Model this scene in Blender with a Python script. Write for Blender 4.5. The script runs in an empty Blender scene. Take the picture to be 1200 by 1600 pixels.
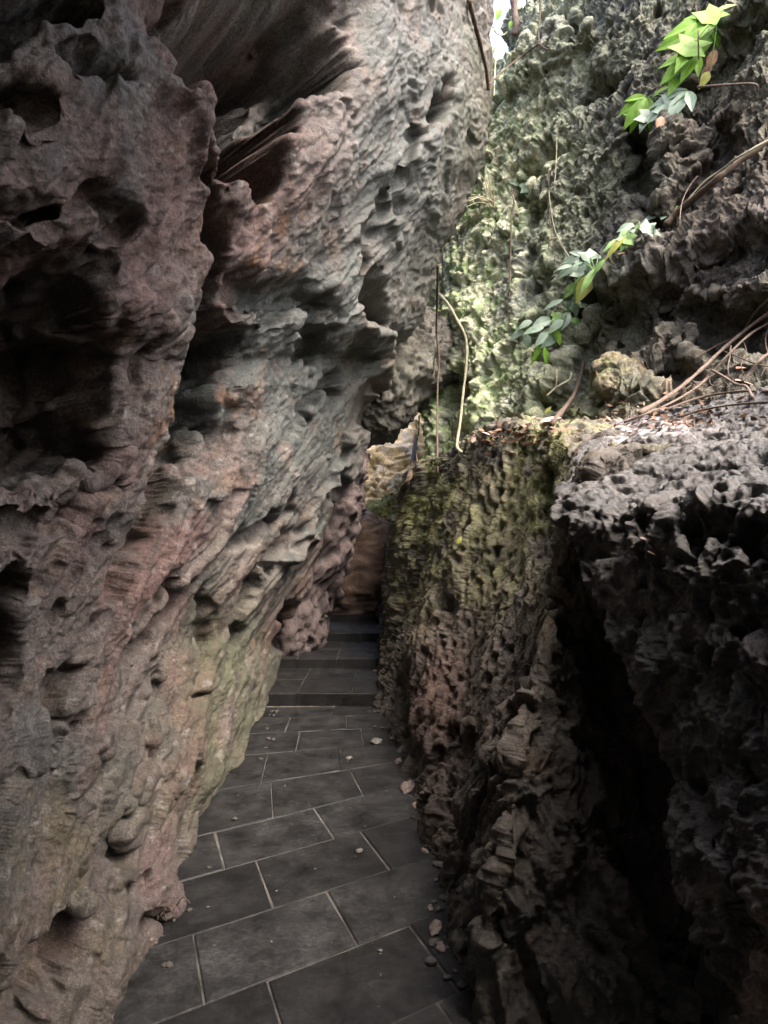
import bpy, bmesh, math, random
import numpy as np
from mathutils import Vector, Matrix, Euler

random.seed(7)
SC = bpy.context.scene
COL = SC.collection
EYE = 1.5                      # camera height over the path
F = 1000.0                     # focal length in photo pixels (photo is 1200 x 1600)
CX, HZ = 600.0, 845.0          # picture column straight ahead, row of the horizon

def W(px, row, y):
    """point seen at a photo pixel, y metres ahead of the eye"""
    return Vector(((px - CX) / F * y, y, EYE + (HZ - row) / F * y))

# ------------------------------------------------------------------ noise
_rs = np.random.RandomState(11)
PERM = np.concatenate([_rs.permutation(256)] * 2).astype(np.int32)
_g = _rs.normal(size=(256, 3)); GR = (_g / np.linalg.norm(_g, axis=1)[:, None]).astype(np.float32)
RND = _rs.rand(256, 3).astype(np.float32)

def perlin(p):
    p = p.astype(np.float32)
    i = np.floor(p).astype(np.int32); f = p - i
    i &= 255
    u = f * f * f * (f * (f * 6 - 15) + 10)
    x0, y0, z0 = i[:, 0], i[:, 1], i[:, 2]
    x1, y1 = (x0 + 1) & 255, (y0 + 1) & 255
    out = 0
    vals = []
    for dx, xx in ((0, x0), (1, x1)):
        a = PERM[xx]
        for dy, yy in ((0, y0), (1, y1)):
            b = PERM[(a + yy) & 255]
            for dz in (0, 1):
                g = GR[PERM[(b + z0 + dz) & 255]]
                vals.append(g[:, 0] * (f[:, 0] - dx) + g[:, 1] * (f[:, 1] - dy) + g[:, 2] * (f[:, 2] - dz))
    ux, uy, uz = u[:, 0], u[:, 1], u[:, 2]
    l = lambda a, b, t: a + (b - a) * t
    x00 = l(vals[0], vals[1], uz); x01 = l(vals[2], vals[3], uz)
    x10 = l(vals[4], vals[5], uz); x11 = l(vals[6], vals[7], uz)
    return l(l(x00, x01, uy), l(x10, x11, uy), ux) * 1.5

def fbm(p, oct=4, gain=.5, lac=2.07):
    a, s, t = 1.0, 0, 0
    q = p
    for k in range(oct):
        s = s + a * perlin(q + 17.3 * k); t += a; a *= gain; q = q * lac
    return s / t * 1.3

def ridged(p, oct=4, gain=.5):
    a, s, t = 1.0, 0, 0
    q = p
    for k in range(oct):
        s = s + a * (1 - np.abs(perlin(q + 9.1 * k)) * 1.6); t += a; a *= gain; q = q * 2.1
    return s / t

def worley(p):
    p = p.astype(np.float32)
    i = np.floor(p).astype(np.int32); f = p - i
    best = np.full(len(p), 9.0, np.float32); second = best.copy()
    for dx in (-1, 0, 1):
        for dy in (-1, 0, 1):
            for dz in (-1, 0, 1):
                h = PERM[(PERM[(PERM[(i[:, 0] + dx) & 255] + i[:, 1] + dy) & 255] + i[:, 2] + dz) & 255]
                r = RND[h]
                d = (dx + r[:, 0] - f[:, 0]) ** 2 + (dy + r[:, 1] - f[:, 1]) ** 2 + (dz + r[:, 2] - f[:, 2]) ** 2
                m = d < best
                second = np.where(m, best, np.minimum(second, d))
                best = np.where(m, d, best)
    return np.sqrt(best), np.sqrt(second)

def facets(p):
    """broken rock: every cell is a tilted flat face with its own height"""
    p = p.astype(np.float32)
    i = np.floor(p).astype(np.int32); f = p - i
    best = np.full(len(p), 9.0, np.float32); off = np.zeros((len(p), 3), np.float32); hid = np.zeros(len(p), np.int32)
    for dx in (-1, 0, 1):
        for dy in (-1, 0, 1):
            for dz in (-1, 0, 1):
                h = PERM[(PERM[(PERM[(i[:, 0] + dx) & 255] + i[:, 1] + dy) & 255] + i[:, 2] + dz) & 255]
                v = RND[h] + np.array([dx, dy, dz], np.float32) - f
                d = (v * v).sum(1)
                m = d < best
                best[m] = d[m]; off[m] = v[m]; hid[m] = h[m]
    return (off * GR[hid]).sum(1) * .8 + (RND[PERM[hid]][:, 0] - .5)

def sm(a, b, x):
    t = np.clip((x - a) / (b - a), 0, 1)
    return t * t * (3 - 2 * t)

def itp(x, pts):
    a = np.array(pts, float)
    # smooth the polyline slightly so edges do not look faceted
    return np.interp(x, a[:, 0], a[:, 1])

def basis(t, n):
    t = np.array(t, float); t /= np.linalg.norm(t)
    n = np.array(n, float); n -= t * (n @ t); n /= np.linalg.norm(n)
    return t, np.cross(n, t), n

def aniso(P, B, st, sb, sn):
    t, b, n = B
    return np.stack([P @ t / st, P @ b / sb, P @ n / sn], 1)

def capsules(px, row, segs):
    """1 inside, 0 outside, of thick strokes given in photo pixels: (x0,y0,x1,y1,r0,r1,weight)"""
    out = np.zeros_like(px)
    for x0, y0, x1, y1, r0, r1, w in segs:
        dx, dy = x1 - x0, y1 - y0
        t = np.clip(((px - x0) * dx + (row - y0) * dy) / (dx * dx + dy * dy + 1e-6), 0, 1)
        d = np.hypot(px - x0 - t * dx, row - y0 - t * dy) / (r0 + (r1 - r0) * t)
        v = w * (1 - sm(.45, 1.15, d))
        out = np.where(np.abs(v) > np.abs(out), v, out)
    return out

def gauss(px, row, blobs):
    out = np.zeros_like(px)
    for x, y, rx, ry, w in blobs:
        out += w * np.exp(-((px - x) / rx) ** 2 - ((row - y) / ry) ** 2)
    return out

def screen(P):
    y = np.maximum(P[:, 1], .25)
    return CX + F * P[:, 0] / y, HZ - F * (P[:, 2] - EYE) / y

# ------------------------------------------------------------------ materials
def nd(nt, t, **kw):
    n = nt.nodes.new(t)
    for k, v in kw.items():
        if k in n.inputs: n.inputs[k].default_value = v
        else: setattr(n, k, v)
    return n

def rock_mat(name, rough=(.55, .95), fine=70.0, bump=.5, dist=.006, spec=.35, mottle=(.5, 1.5), grain=None, speck=(.6, 1.4)):
    m = bpy.data.materials.new(name); m.use_nodes = True
    nt = m.node_tree; b = nt.nodes['Principled BSDF']; L = nt.links.new
    co = nd(nt, 'ShaderNodeTexCoord')
    at = nd(nt, 'ShaderNodeAttribute', attribute_name='albedo')
    n1 = nd(nt, 'ShaderNodeTexNoise', Scale=fine, Detail=8.0, Roughness=.74)
    n2 = nd(nt, 'ShaderNodeTexNoise', Scale=fine * .22, Detail=5.0, Roughness=.6)
    vo = nd(nt, 'ShaderNodeTexVoronoi', Scale=fine * .8)
    for n in (n1, n2, vo): L(co.outputs['Object'], n.inputs['Vector'])
    r1 = nd(nt, 'ShaderNodeMapRange'); r1.inputs['From Min'].default_value = .3; r1.inputs['From Max'].default_value = .7
    r1.inputs['To Min'].default_value = mottle[0]; r1.inputs['To Max'].default_value = mottle[1]
    L(n1.outputs['Fac'], r1.inputs['Value'])
    r2 = nd(nt, 'ShaderNodeMapRange'); r2.inputs['From Min'].default_value = .3; r2.inputs['From Max'].default_value = .7
    r2.inputs['To Min'].default_value = .72; r2.inputs['To Max'].default_value = 1.25
    L(n2.outputs['Fac'], r2.inputs['Value'])
    mu = nd(nt, 'ShaderNodeMath', operation='MULTIPLY'); L(r1.outputs[0], mu.inputs[0]); L(r2.outputs[0], mu.inputs[1])
    n3 = nd(nt, 'ShaderNodeTexNoise', Scale=fine * 2.3, Detail=4.0, Roughness=.7); L(co.outputs['Object'], n3.inputs['Vector'])
    r3 = nd(nt, 'ShaderNodeMapRange'); r3.inputs['From Min'].default_value = .36; r3.inputs['From Max'].default_value = .66
    r3.inputs['To Min'].default_value = speck[0]; r3.inputs['To Max'].default_value = speck[1]; L(n3.outputs['Fac'], r3.inputs['Value'])
    mu0 = mu; mu = nd(nt, 'ShaderNodeMath', operation='MULTIPLY'); L(mu0.outputs[0], mu.inputs[0]); L(r3.outputs[0], mu.inputs[1])
    vm = nd(nt, 'ShaderNodeVectorMath', operation='SCALE')
    L(at.outputs['Color'], vm.inputs[0]); L(mu.outputs[0], vm.inputs['Scale'])
    L(vm.outputs[0], b.inputs['Base Color'])
    rr = nd(nt, 'ShaderNodeMapRange'); rr.inputs['From Min'].default_value = .35; rr.inputs['From Max'].default_value = .65
    rr.inputs['To Min'].default_value = rough[0]; rr.inputs['To Max'].default_value = rough[1]
    L(n2.outputs['Fac'], rr.inputs['Value']); L(rr.outputs[0], b.inputs['Roughness'])
    b.inputs['Specular IOR Level'].default_value = spec
    h = nd(nt, 'ShaderNodeMath', operation='MULTIPLY_ADD'); h.inputs[1].default_value = .6
    L(n2.outputs['Fac'], h.inputs[0]); L(n1.outputs['Fac'], h.inputs[2])
    bp = nd(nt, 'ShaderNodeBump', Strength=bump, Distance=dist)
    L(h.outputs[0], bp.inputs['Height']); L(bp.outputs[0], b.inputs['Normal'])
    if grain:
        rot, scl, sc, gd = grain
        mp = nd(nt, 'ShaderNodeMapping', vector_type='TEXTURE'); mp.inputs['Rotation'].default_value = [math.radians(a) for a in rot]; mp.inputs['Scale'].default_value = scl
        L(co.outputs['Object'], mp.inputs['Vector'])
        g = nd(nt, 'ShaderNodeTexNoise', noise_type='RIDGED_MULTIFRACTAL', Scale=sc, Detail=7.0, Roughness=.6, Distortion=.4); L(mp.outputs[0], g.inputs['Vector'])
        g2 = nd(nt, 'ShaderNodeTexNoise', Scale=sc * 2.6, Detail=8.0, Roughness=.72, Distortion=.8); L(mp.outputs[0], g2.inputs['Vector'])
        ad = nd(nt, 'ShaderNodeMath', operation='MULTIPLY_ADD'); ad.inputs[1].default_value = 1.1
        L(g2.outputs['Fac'], ad.inputs[0]); L(g.outputs['Fac'], ad.inputs[2])
        b2 = nd(nt, 'ShaderNodeBump', Strength=.75, Distance=gd); L(ad.outputs[0], b2.inputs['Height']); L(b2.outputs[0], bp.inputs['Normal'])
    return m

def plain(name, rgb, rough=.7, var=.35, scale=30, trans=0.0, spec=.4, bump=.15):
    m = bpy.data.materials.new(name); m.use_nodes = True
    nt = m.node_tree; b = nt.nodes['Principled BSDF']; L = nt.links.new
    co = nd(nt, 'ShaderNodeTexCoord'); n = nd(nt, 'ShaderNodeTexNoise', Scale=scale, Detail=5.0)
    L(co.outputs['Object'], n.inputs['Vector'])
    r = nd(nt, 'ShaderNodeValToRGB')
    r.color_ramp.elements[0].position = .3; r.color_ramp.elements[1].position = .72
    r.color_ramp.elements[0].color = tuple(c * (1 - var) for c in rgb) + (1,)
    r.color_ramp.elements[1].color = tuple(min(1, c * (1 + var)) for c in rgb) + (1,)
    L(n.outputs['Fac'], r.inputs[0]); L(r.outputs[0], b.inputs['Base Color'])
    b.inputs['Roughness'].default_value = rough; b.inputs['Specular IOR Level'].default_value = spec
    bp = nd(nt, 'ShaderNodeBump', Strength=bump, Distance=.004); L(n.outputs['Fac'], bp.inputs['Height']); L(bp.outputs[0], b.inputs['Normal'])
    if trans:
        t = nd(nt, 'ShaderNodeBsdfTranslucent'); L(r.outputs[0], t.inputs['Color'])
        mx = nd(nt, 'ShaderNodeMixShader'); mx.inputs[0].default_value = trans
        out = nt.nodes['Material Output']
        L(b.outputs[0], mx.inputs[1]); L(t.outputs[0], mx.inputs[2]); L(mx.outputs[0], out.inputs['Surface'])
    return m

M_LEFT = rock_mat('pale_limestone', fine=62, bump=.85, dist=.024, rough=(.5, .9), grain=((-32, 19, 0), (.55, .55, 3.0), 8.0, .018))
M_MOSS = rock_mat('mossy_limestone', fine=34, bump=.8, dist=.022, rough=(.7, 1.0), spec=.2, grain=((0, 35, 0), (.8, .8, 1.8), 4.0, .02))
M_DARK = rock_mat('wet_dark_limestone', fine=60, bump=.8, dist=.018, rough=(.25, .75), spec=.5, grain=((0, 10, 0), (.9, .9, 1.4), 12.0, .012))
M_WET = rock_mat('damp_mossy_limestone', fine=52, bump=.8, dist=.02, rough=(.35, .85), spec=.45, grain=((0, 8, 0), (.7, .7, 2.2), 10.0, .015))

# ------------------------------------------------------------------ tagging
def tag(o, label, cat, group=None, kind=None):
    if label: o['label'] = label
    if cat: o['category'] = cat
    if group: o['group'] = group
    if kind: o['kind'] = kind
    return o

def empty(name, loc):
    o = bpy.data.objects.new(name, None); COL.objects.link(o); o.location = loc; o.empty_display_size = .05
    return o

def link(name, me, mat, parent=None, loc=None):
    o = bpy.data.objects.new(name, me); COL.objects.link(o)
    if mat: me.materials.append(mat)
    if parent: o.parent = parent
    if loc is not None: o.location = loc
    return o

MOSSY = {}; SURF = {}
ZB = {}                       # nearest rock surface by photo cell: used to seat plants and roots on the rock
ZC = 5
def zfill(P):
    px, row = screen(P)
    y = P[:, 1]
    ok = (y > .4) & (px > -50) & (px < 1250) & (row > -100) & (row < 1650)
    a = np.floor(px[ok] / ZC).astype(int); b = np.floor(row[ok] / ZC).astype(int); yy = y[ok]
    key = a * 10000 + b
    o = np.lexsort((yy, key)); key = key[o]; yy = yy[o]
    k, first = np.unique(key, return_index=True)
    for q, f in zip(k, first):
        v = float(yy[f])
        if v < ZB.get(int(q), 1e9): ZB[int(q)] = v

def depth(px, row, default=5.0):
    vals = []
    a, b = int(px // ZC), int(row // ZC)
    for r in range(0, 6):
        vals = [ZB[k] for k in ((a + i) * 10000 + b + j for i in range(-r, r + 1) for j in range(-r, r + 1)) if k in ZB]
        if vals: return sorted(vals)[len(vals) // 2] if r else vals[0]
    return default

def on(px, row, lift=.03):
    y = depth(px, row)
    return W(px, row, y - lift)

def blur(d, shape, nu, nv):
    a = d.reshape(shape)
    for _ in range(nu):
        b = np.concatenate([a[:, :1], a, a[:, -1:]], 1); a = .25 * b[:, :-2] + .5 * b[:, 1:-1] + .25 * b[:, 2:]
    for _ in range(nv):
        b = np.concatenate([a[:1], a, a[-1:]], 0); a = .25 * b[:-2] + .5 * b[1:-1] + .25 * b[2:]
    return a.ravel()

def carve(P, d, aim, aw):
    """first stage: big swells, hollows and ribs; returns the carved sheet"""
    n = np.cross(np.gradient(P, axis=1), np.gradient(P, axis=0)); n /= np.linalg.norm(n, axis=2)[..., None] + 1e-9
    if np.mean(np.einsum('ijk,ijk->ij', n, np.array([0, 0, EYE]) - P)) < 0: n = -n
    n = n * (1 - aw) + np.array(aim, float) / np.linalg.norm(aim) * aw
    n /= np.linalg.norm(n, axis=2)[..., None]
    d = blur(d, P.shape[:2], 9, 9)
    return P + n * d.reshape(P.shape[:2])[..., None]

def grid_rock(name, P, disp, alb, mat, back, flip=False, aim=None, aw=.6):
    """P (nv,nu,3) base sheet, disp (nv*nu) along its normal; back = vector that gives the rock its body"""
    nv, nu = P.shape[:2]
    du = np.gradient(P, axis=1); dv = np.gradient(P, axis=0)
    n = np.cross(du, dv); n /= np.linalg.norm(n, axis=2)[..., None] + 1e-9
    flip = bool(np.mean(np.einsum('ijk,ijk->ij', n, np.array([0, 0, EYE]) - P)) < 0)
    if flip: n = -n
    if aim is not None:      # relief leans along one fixed direction of the rock
        n = n * (1 - aw) + np.array(aim, float) / np.linalg.norm(aim) * aw
        n /= np.linalg.norm(n, axis=2)[..., None]
    V = P.reshape(-1, 3) + n.reshape(-1, 3) * blur(disp, (nv, nu), 1, 0)[:, None]
    SURF[name] = (V, n.reshape(-1, 3))
    idx = np.arange(nv * nu).reshape(nv, nu)
    a, b, c, d = idx[:-1, :-1], idx[:-1, 1:], idx[1:, 1:], idx[1:, :-1]
    q = np.stack([a, b, c, d], -1).reshape(-1, 4) if not flip else np.stack([a, d, c, b], -1).reshape(-1, 4)
    zfill(V)
    verts = V; faces = q; al = alb
    if back is not None:
        # body: a coarse back sheet joined to the front along its rim
        ring = np.concatenate([idx[0, :], idx[1:, -1], idx[-1, -2::-1], idx[-2:0:-1, 0]])
        base = len(verts)
        bv = V[ring] + np.array(back)
        cen = bv.mean(0)
        verts = np.concatenate([verts, bv, cen[None]]); al = np.concatenate([alb, alb[ring], alb[ring].mean(0)[None]])
        m = len(ring); r2 = np.roll(np.arange(m), -1)
        side = np.stack([ring[r2], ring, base + np.arange(m), base + r2], 1)
        if flip: side = side[:, ::-1]
        cap = np.stack([base + r2, base + np.arange(m), np.full(m, base + m), np.full(m, base + m)], 1)
        if flip: cap = cap[:, [1, 0, 2, 3]]
        faces = np.concatenate([q, side]); tris = cap[:, :3]
    else:
        tris = np.zeros((0, 3), int)
    return mesh_np(name, verts, faces, tris, al, mat)

def mesh_np(name, verts, quads, tris, al, mat):
    me = bpy.data.meshes.new(name)
    me.vertices.add(len(verts)); me.vertices.foreach_set('co', verts.astype(np.float32).ravel())
    nl = len(quads) * 4 + len(tris) * 3
    me.loops.add(nl); me.loops.foreach_set('vertex_index', np.concatenate([quads.ravel(), tris.ravel()]).astype(np.int32))
    me.polygons.add(len(quads) + len(tris))
    st = np.concatenate([np.arange(len(quads)) * 4, len(quads) * 4 + np.arange(len(tris)) * 3]).astype(np.int32)
    me.polygons.foreach_set('loop_start', st)
    me.update(calc_edges=True)
    me.polygons.foreach_set('use_smooth', np.ones(len(me.polygons), bool))
    ca = me.attributes.new('albedo', 'FLOAT_COLOR', 'POINT')
    c4 = np.ones((len(verts), 4), np.float32); c4[:, :3] = al
    ca.data.foreach_set('color', c4.ravel())
    me.update()
    return link(name, me, mat)

def mixc(base, col, w):
    w = np.clip(w, 0, 1)[:, None]
    return base * (1 - w) + np.array(col, float) * w

# ================================================================== LEFT CLIFF
def left_cliff():
    E = [(-1600, 790), (-400, 775), (0, 768), (80, 771), (150, 767), (250, 752), (330, 722), (400, 692), (470, 672), (505, 655),
         (540, 617), (560, 594), (600, 592), (640, 576), (690, 560), (740, 546), (800, 524), (850, 508), (900, 490), (950, 468),
         (1000, 448), (1060, 433), (1130, 402), (1200, 372), (1240, 345), (1300, 312), (1400, 255), (1500, 200), (1600, 148), (1800, 60)]
    rows = np.concatenate([np.linspace(-900, -60, 90)[:-1], np.linspace(-60, 1660, 1080), np.linspace(1660, 1800, 8)[1:]])
    # along the gorge: share of the way to the far edge, dense where the picture is
    y0 = np.concatenate([np.linspace(-.9, .09, 30)[:-1]])
    d = np.linspace(0, 1, 4000); tt = .09 * (1.0 / .09) ** d
    w = (1 / tt ** 1.15); cdf = np.cumsum(w * np.gradient(tt)); cdf /= cdf[-1]
    dense = np.interp(np.linspace(0, 1, 720), cdf, tt)
    tau = np.concatenate([y0, dense, np.linspace(1.0, 1.35, 60)[1:]])
    R, T = np.meshgrid(rows, tau, indexing='ij')
    e = (itp(R, E) - CX) / F
    yE = (7.3 ** -7.0 + (1500 / np.maximum(R - 845, 60)) ** -7.0) ** (-1 / 7.0)
    A = .85 + .10 * sm(900, 300, R)
    Y = T * yE
    X = (e + A / yE) * Y - A
    over = np.maximum(Y - yE, 0)
    X = X - 1.1 * over ** 1.5
    X = np.where(Y < 0, -A + (e + A / yE) * Y * .4, X)
    Z = (HZ - R) / F * np.maximum(Y, .8) * (1 + .6 * sm(-70, -800, R) * sm(1.5, .3, Y)) + EYE
    sky_block = sm(-70, -800, R) * sm(2.5, -.4, Y)  # unseen overhang added above the camera to block sky light
    X = X + 3.0 * sky_block
    X = X + 5.5 * sm(-2.2, -5.5, Y)  # added turn closing the passage behind the camera against sky light
    zmax = itp(Y, [(-2, 9.0), (2, 8.5), (4, 7.6), (5.5, 7.4), (7.3, 8.0), (10, 8.0)])
    ex = np.maximum(Z - zmax, 0); Z = np.minimum(Z, zmax) + .25 * ex; X = X - .9 * ex
    P = np.stack([X, Y, Z], 2)
    Q = P.reshape(-1, 3)
    px, row = screen(Q)
    inpic = (Q[:, 1] > .3)
    Q0 = Q
    def dom(Q0):
        sc = 1 + .035 * np.clip(Q0[:, 1:2], 0, 8)
        return np.stack([Q0[:, 0], 2.3 * np.log(np.maximum(Q0[:, 1], -.1) + .55) + np.minimum(Q0[:, 1] + .1, 0) * 5, Q0[:, 2]], 1) / sc
    Q = dom(Q0)
    B = basis((.3, .42, .9), (.9, -.35, -.2))
    warp = np.stack([fbm(Q * 2.1 + 3, 3), fbm(Q * 2.1 + 40, 3), fbm(Q * 2.1 + 80, 3)], 1)
    big = fbm(aniso(Q + warp * .12, B, 1.6, .42, .6), 3) * .12
    # hollows, clefts and ribs seen in the photograph
    wob = 1 + 0 * px
    pxw = px + 22 * fbm(Q * 5 + 11, 3) * np.clip(2 / np.maximum(Q0[:, 1], .5), .3, 1.6) * 1.6
    roww = row + 26 * fbm(Q * 5 + 55, 3) * 1.6
    cut = capsules(pxw, roww, [
        (80, 470, 75, 690, 105, 90, .42), (20, 520, -60, 640, 150, 150, .42),
        (340, 50, 430, 10, 90, 115, .66), (430, 20, 412, 240, 96, 40, .60), (490, 0, 520, 100, 60, 34, .24),
        
        (345, 250, 345, 520, 24, 30, .15), (345, 520, 320, 660, 42, 44, .17), (320, 660, 235, 850, 44, 26, .16), (235, 850, 175, 930, 26, 12, .12),
        (400, 460, 500, 475, 30, 32, .07), (505, 500, 475, 570, 22, 16, .06), (520, 590, 485, 640, 22, 16, .06),
        (590, 480, 580, 460, 16, 22, .12),
        (695, 130, 680, 200, 9, 14, .07),
        (10, 10, 90, 10, 70, 40, .25), (120, 90, 190, 130, 20, 20, .12), (20, 140, 60, 180, 22, 22, .10), (60, 320, 20, 330, 28, 24, .10), (160, 330, 170, 360, 26, 26, .10),
        (0, 830, 130, 790, 36, 14, .12), (130, 790, 185, 740, 16, 12, .08), (15, 920, 20, 1030, 40, 26, .16), (30, 1010, 0, 1080, 24, 30, .12),
        (210, 1010, 300, 900, 18, 12, .10), (85, 1120, 120, 1040, 16, 14, .09),
        (365, 865, 450, 785, 15, 12, 0.055), (420, 885, 530, 750, 11, 10, 0.044), (300, 1110, 325, 930, 11, 10, 0.050), (130, 1250, 245, 1050, 11, 10, 0.050), (50, 1240, 125, 1120, 12, 10, 0.050), (225, 1200, 255, 1070, 10, 9, 0.039), (180, 1290, 215, 1180, 9, 9, 0.033), (370, 1000, 400, 900, 9, 9, 0.039), (330, 730, 390, 640, 10, 10, 0.039), (250, 830, 300, 760, 10, 10, 0.033), (440, 700, 500, 600, 9, 9, 0.033), (90, 960, 160, 860, 10, 10, 0.039), (560, 420, 610, 300, 8, 8, 0.039), (620, 330, 650, 200, 8, 8, 0.033),
        (195, 1270, 175, 1350, 14, 18, .08), (150, 1400, 190, 1330, 22, 12, .06), (30, 1590, 150, 1415, 40, 18, .13), (225, 1450, 255, 1420, 16, 10, .06),
        (455, 950, 440, 1010, 12, 14, .12),
    ])
    rib = capsules(pxw, roww, [
        (575, 515, 578, 590, 22, 20, .10), (250, 470, 240, 650, 60, 55, .07), (300, 560, 190, 780, 40, 40, .05),
        (490, 220, 460, 420, 40, 36, .03), (560, 680, 440, 880, 16, 14, .06), (250, 1430, 210, 1600, 70, 70, .10),
        (350, 1050, 300, 1200, 60, 50, .05), (310, 170, 335, 330, 26, 20, .08),
    ])
    P = carve(P, big - cut * 1.6 * np.clip(Q0[:, 1] / 2.0, .6, 2.2) * inpic + rib * np.clip(Q0[:, 1] / 2.5, .6, 2.4) * inpic, (.5, -.85, .1), .65)
    Q0 = P.reshape(-1, 3); Q = dom(Q0)
    # bedding: sharp-lipped scales leaning with the beds
    Qw = Q + warp * .07
    c1 = aniso(Qw, B, .55, .16, .3)
    ph = Qw @ B[1] / .17 + 1.5 * fbm(aniso(Qw, B, 1.1, .2, .35) + 5, 3)
    saw = ph - np.floor(ph)
    saw = np.where(saw < .74, saw / .74, (1 - saw) / .26)
    ph2 = Qw @ B[1] / .055 + 1.4 * fbm(aniso(Qw, B, .4, .07, .14) + 25, 3)
    saw2 = ph2 - np.floor(ph2)
    saw2 = np.where(saw2 < .7, saw2 / .7, (1 - saw2) / .3)
    mod = sm(-.25, .35, fbm(Q * 1.7 + 60, 3)); mod2 = sm(-.3, .3, fbm(Q * 4 + 70, 2))
    # pitted, lumpy rock up on the near side
    pit = np.clip(sm(620, 250, row) * sm(600, 430, px) + .25 * sm(.0, .4, fbm(Q * 1.3 + 31, 2)), 0, 1)
    f1, f2 = worley(Q * np.array([21, 21, 15]) + warp * 1.2)
    g1, g2 = worley(Q * 9 + warp * 1.5 + 7)
    lumps = (.55 - f1) * .020 + (.5 - g1) * .035
    holes = -.030 * sm(.36, .14, worley(aniso(Qw, B, .11, .045, .06) + 3)[0]) * sm(-.05, .25, fbm(Q * 3 + 90, 2))
    fold = (saw - .5) * .036 * (.25 + mod) + (saw2 - .5) * .017 * (.3 + mod2)
    crag = (ridged(aniso(Qw, B, .8, .12, .2), 4) - .5) * .045
    fine = fbm(aniso(Q, B, .05, .022, .03), 4, .6) * .017
    fine2 = fbm(Q * 55, 3, .6) * .007
    far = sm(3.0, 5.5, Q0[:, 1])
    wf = warp * .5
    chips = facets(aniso(Qw, B, .75, .15, .2)) * .030 + facets(aniso(Qw + warp * .03, B, .26, .055, .08) + 7) * .013 + facets(aniso(Qw, B, .10, .027, .035) + 3) * .004
    d = fold * .7 * (1 - .55 * pit) + (chips * (1 - .3 * pit) + crag * .8) * (1 + .5 * sm(950, 1300, row)) + lumps * .6 * pit + holes * (.08 + .6 * pit) + (fine + fine2)
    # rock colour, plus light painted into some patches
    c = np.tile(np.array([.245, .212, .185]), (len(Q), 1))
    a1 = fbm(aniso(Qw, B, .8, .35, .4) + 200, 4); a2 = fbm(Q * 3.1 + 300, 4); a3 = fbm(Q * 7 + 400, 4); a4 = fbm(Q * 22 + 500, 3)
    c = mixc(c, (.30, .19, .165), sm(-.1, .4, a1) * .8 + gauss(px, row, [(180, 880, 150, 140, .35), (240, 330, 240, 240, .8)]))
    c = mixc(c, (.165, .18, .165), sm(.0, .35, a2) * .6 + gauss(px, row, [(450, 640, 110, 190, .9), (640, 250, 130, 330, 1.1), (500, 520, 60, 200, .5)]))  # grey-green rock; upper strip also darkened to offset strong light
    c = mixc(c, (.30, .17, .095), sm(.12, .45, a3) * (.25 + gauss(px, row, [(240, 640, 110, 120, .9), (425, 370, 60, 60, 1.0), (330, 640, 60, 80, .5)])))
    c = mixc(c, (.15, .165, .085), gauss(px, row, [(350, 1080, 80, 160, .85), (740, 150, 40, 180, .6), (280, 1250, 100, 60, .4)]) * sm(-.4, .2, a2))
    c = mixc(c, (.24, .21, .13), gauss(px, row, [(90, 1350, 120, 160, .9)]) * sm(-.3, .3, a3))
    c = mixc(c, (.22, .18, .20), gauss(px, row, [(270, 1420, 80, 130, .4), (40, 1180, 80, 100, .2)]))
    c = mixc(c, (.46, .43, .39), sm(.33, .5, a4) * .6)
    c = mixc(c, (.08, .075, .07), sm(.25, .5, fbm(Q * 13 + 700, 3)) * .45)
    c = c * (.45 + .13 * gauss(px, row, [(420, 650, 150, 230, 1.0)]))[:, None]  # middle of the face painted lighter, as the brightest lit zone
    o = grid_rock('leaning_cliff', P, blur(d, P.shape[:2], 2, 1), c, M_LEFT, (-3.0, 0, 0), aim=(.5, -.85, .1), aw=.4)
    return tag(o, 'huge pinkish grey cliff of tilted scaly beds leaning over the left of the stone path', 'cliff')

# ================================================================== BACK CLIFF
def back_depth(px, row):
    y = itp(px, [(500, 9.6), (600, 9.0), (640, 8.6), (720, 7.5), (850, 6.2), (1000, 5.2), (1200, 4.5), (1500, 4.0), (1900, 3.8)])
    s = (HZ - row) / F
    y = y * (1 + .34 * np.clip(s, 0, 1.8))
    # foot of the cliff: a bank that comes forward to the ledge
    foot = sm(500, 700, row) * itp(px, [(600, 0), (760, .1), (860, .5), (950, 1.2), (1100, 1.0), (1300, .8), (1900, .5)])
    # nearer shelf right of the leafy diagonal edge
    line = itp(row, [(-200, 1400), (0, 1135), (190, 1010), (330, 1000), (400, 960), (470, 905), (560, 875), (640, 900), (900, 960)])
    shelf = sm(-22, 26, px - line) * itp(row, [(-200, .5), (200, .35), (440, .55), (560, .25), (640, .0), (900, 0)])
    return y - foot - shelf

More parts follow.
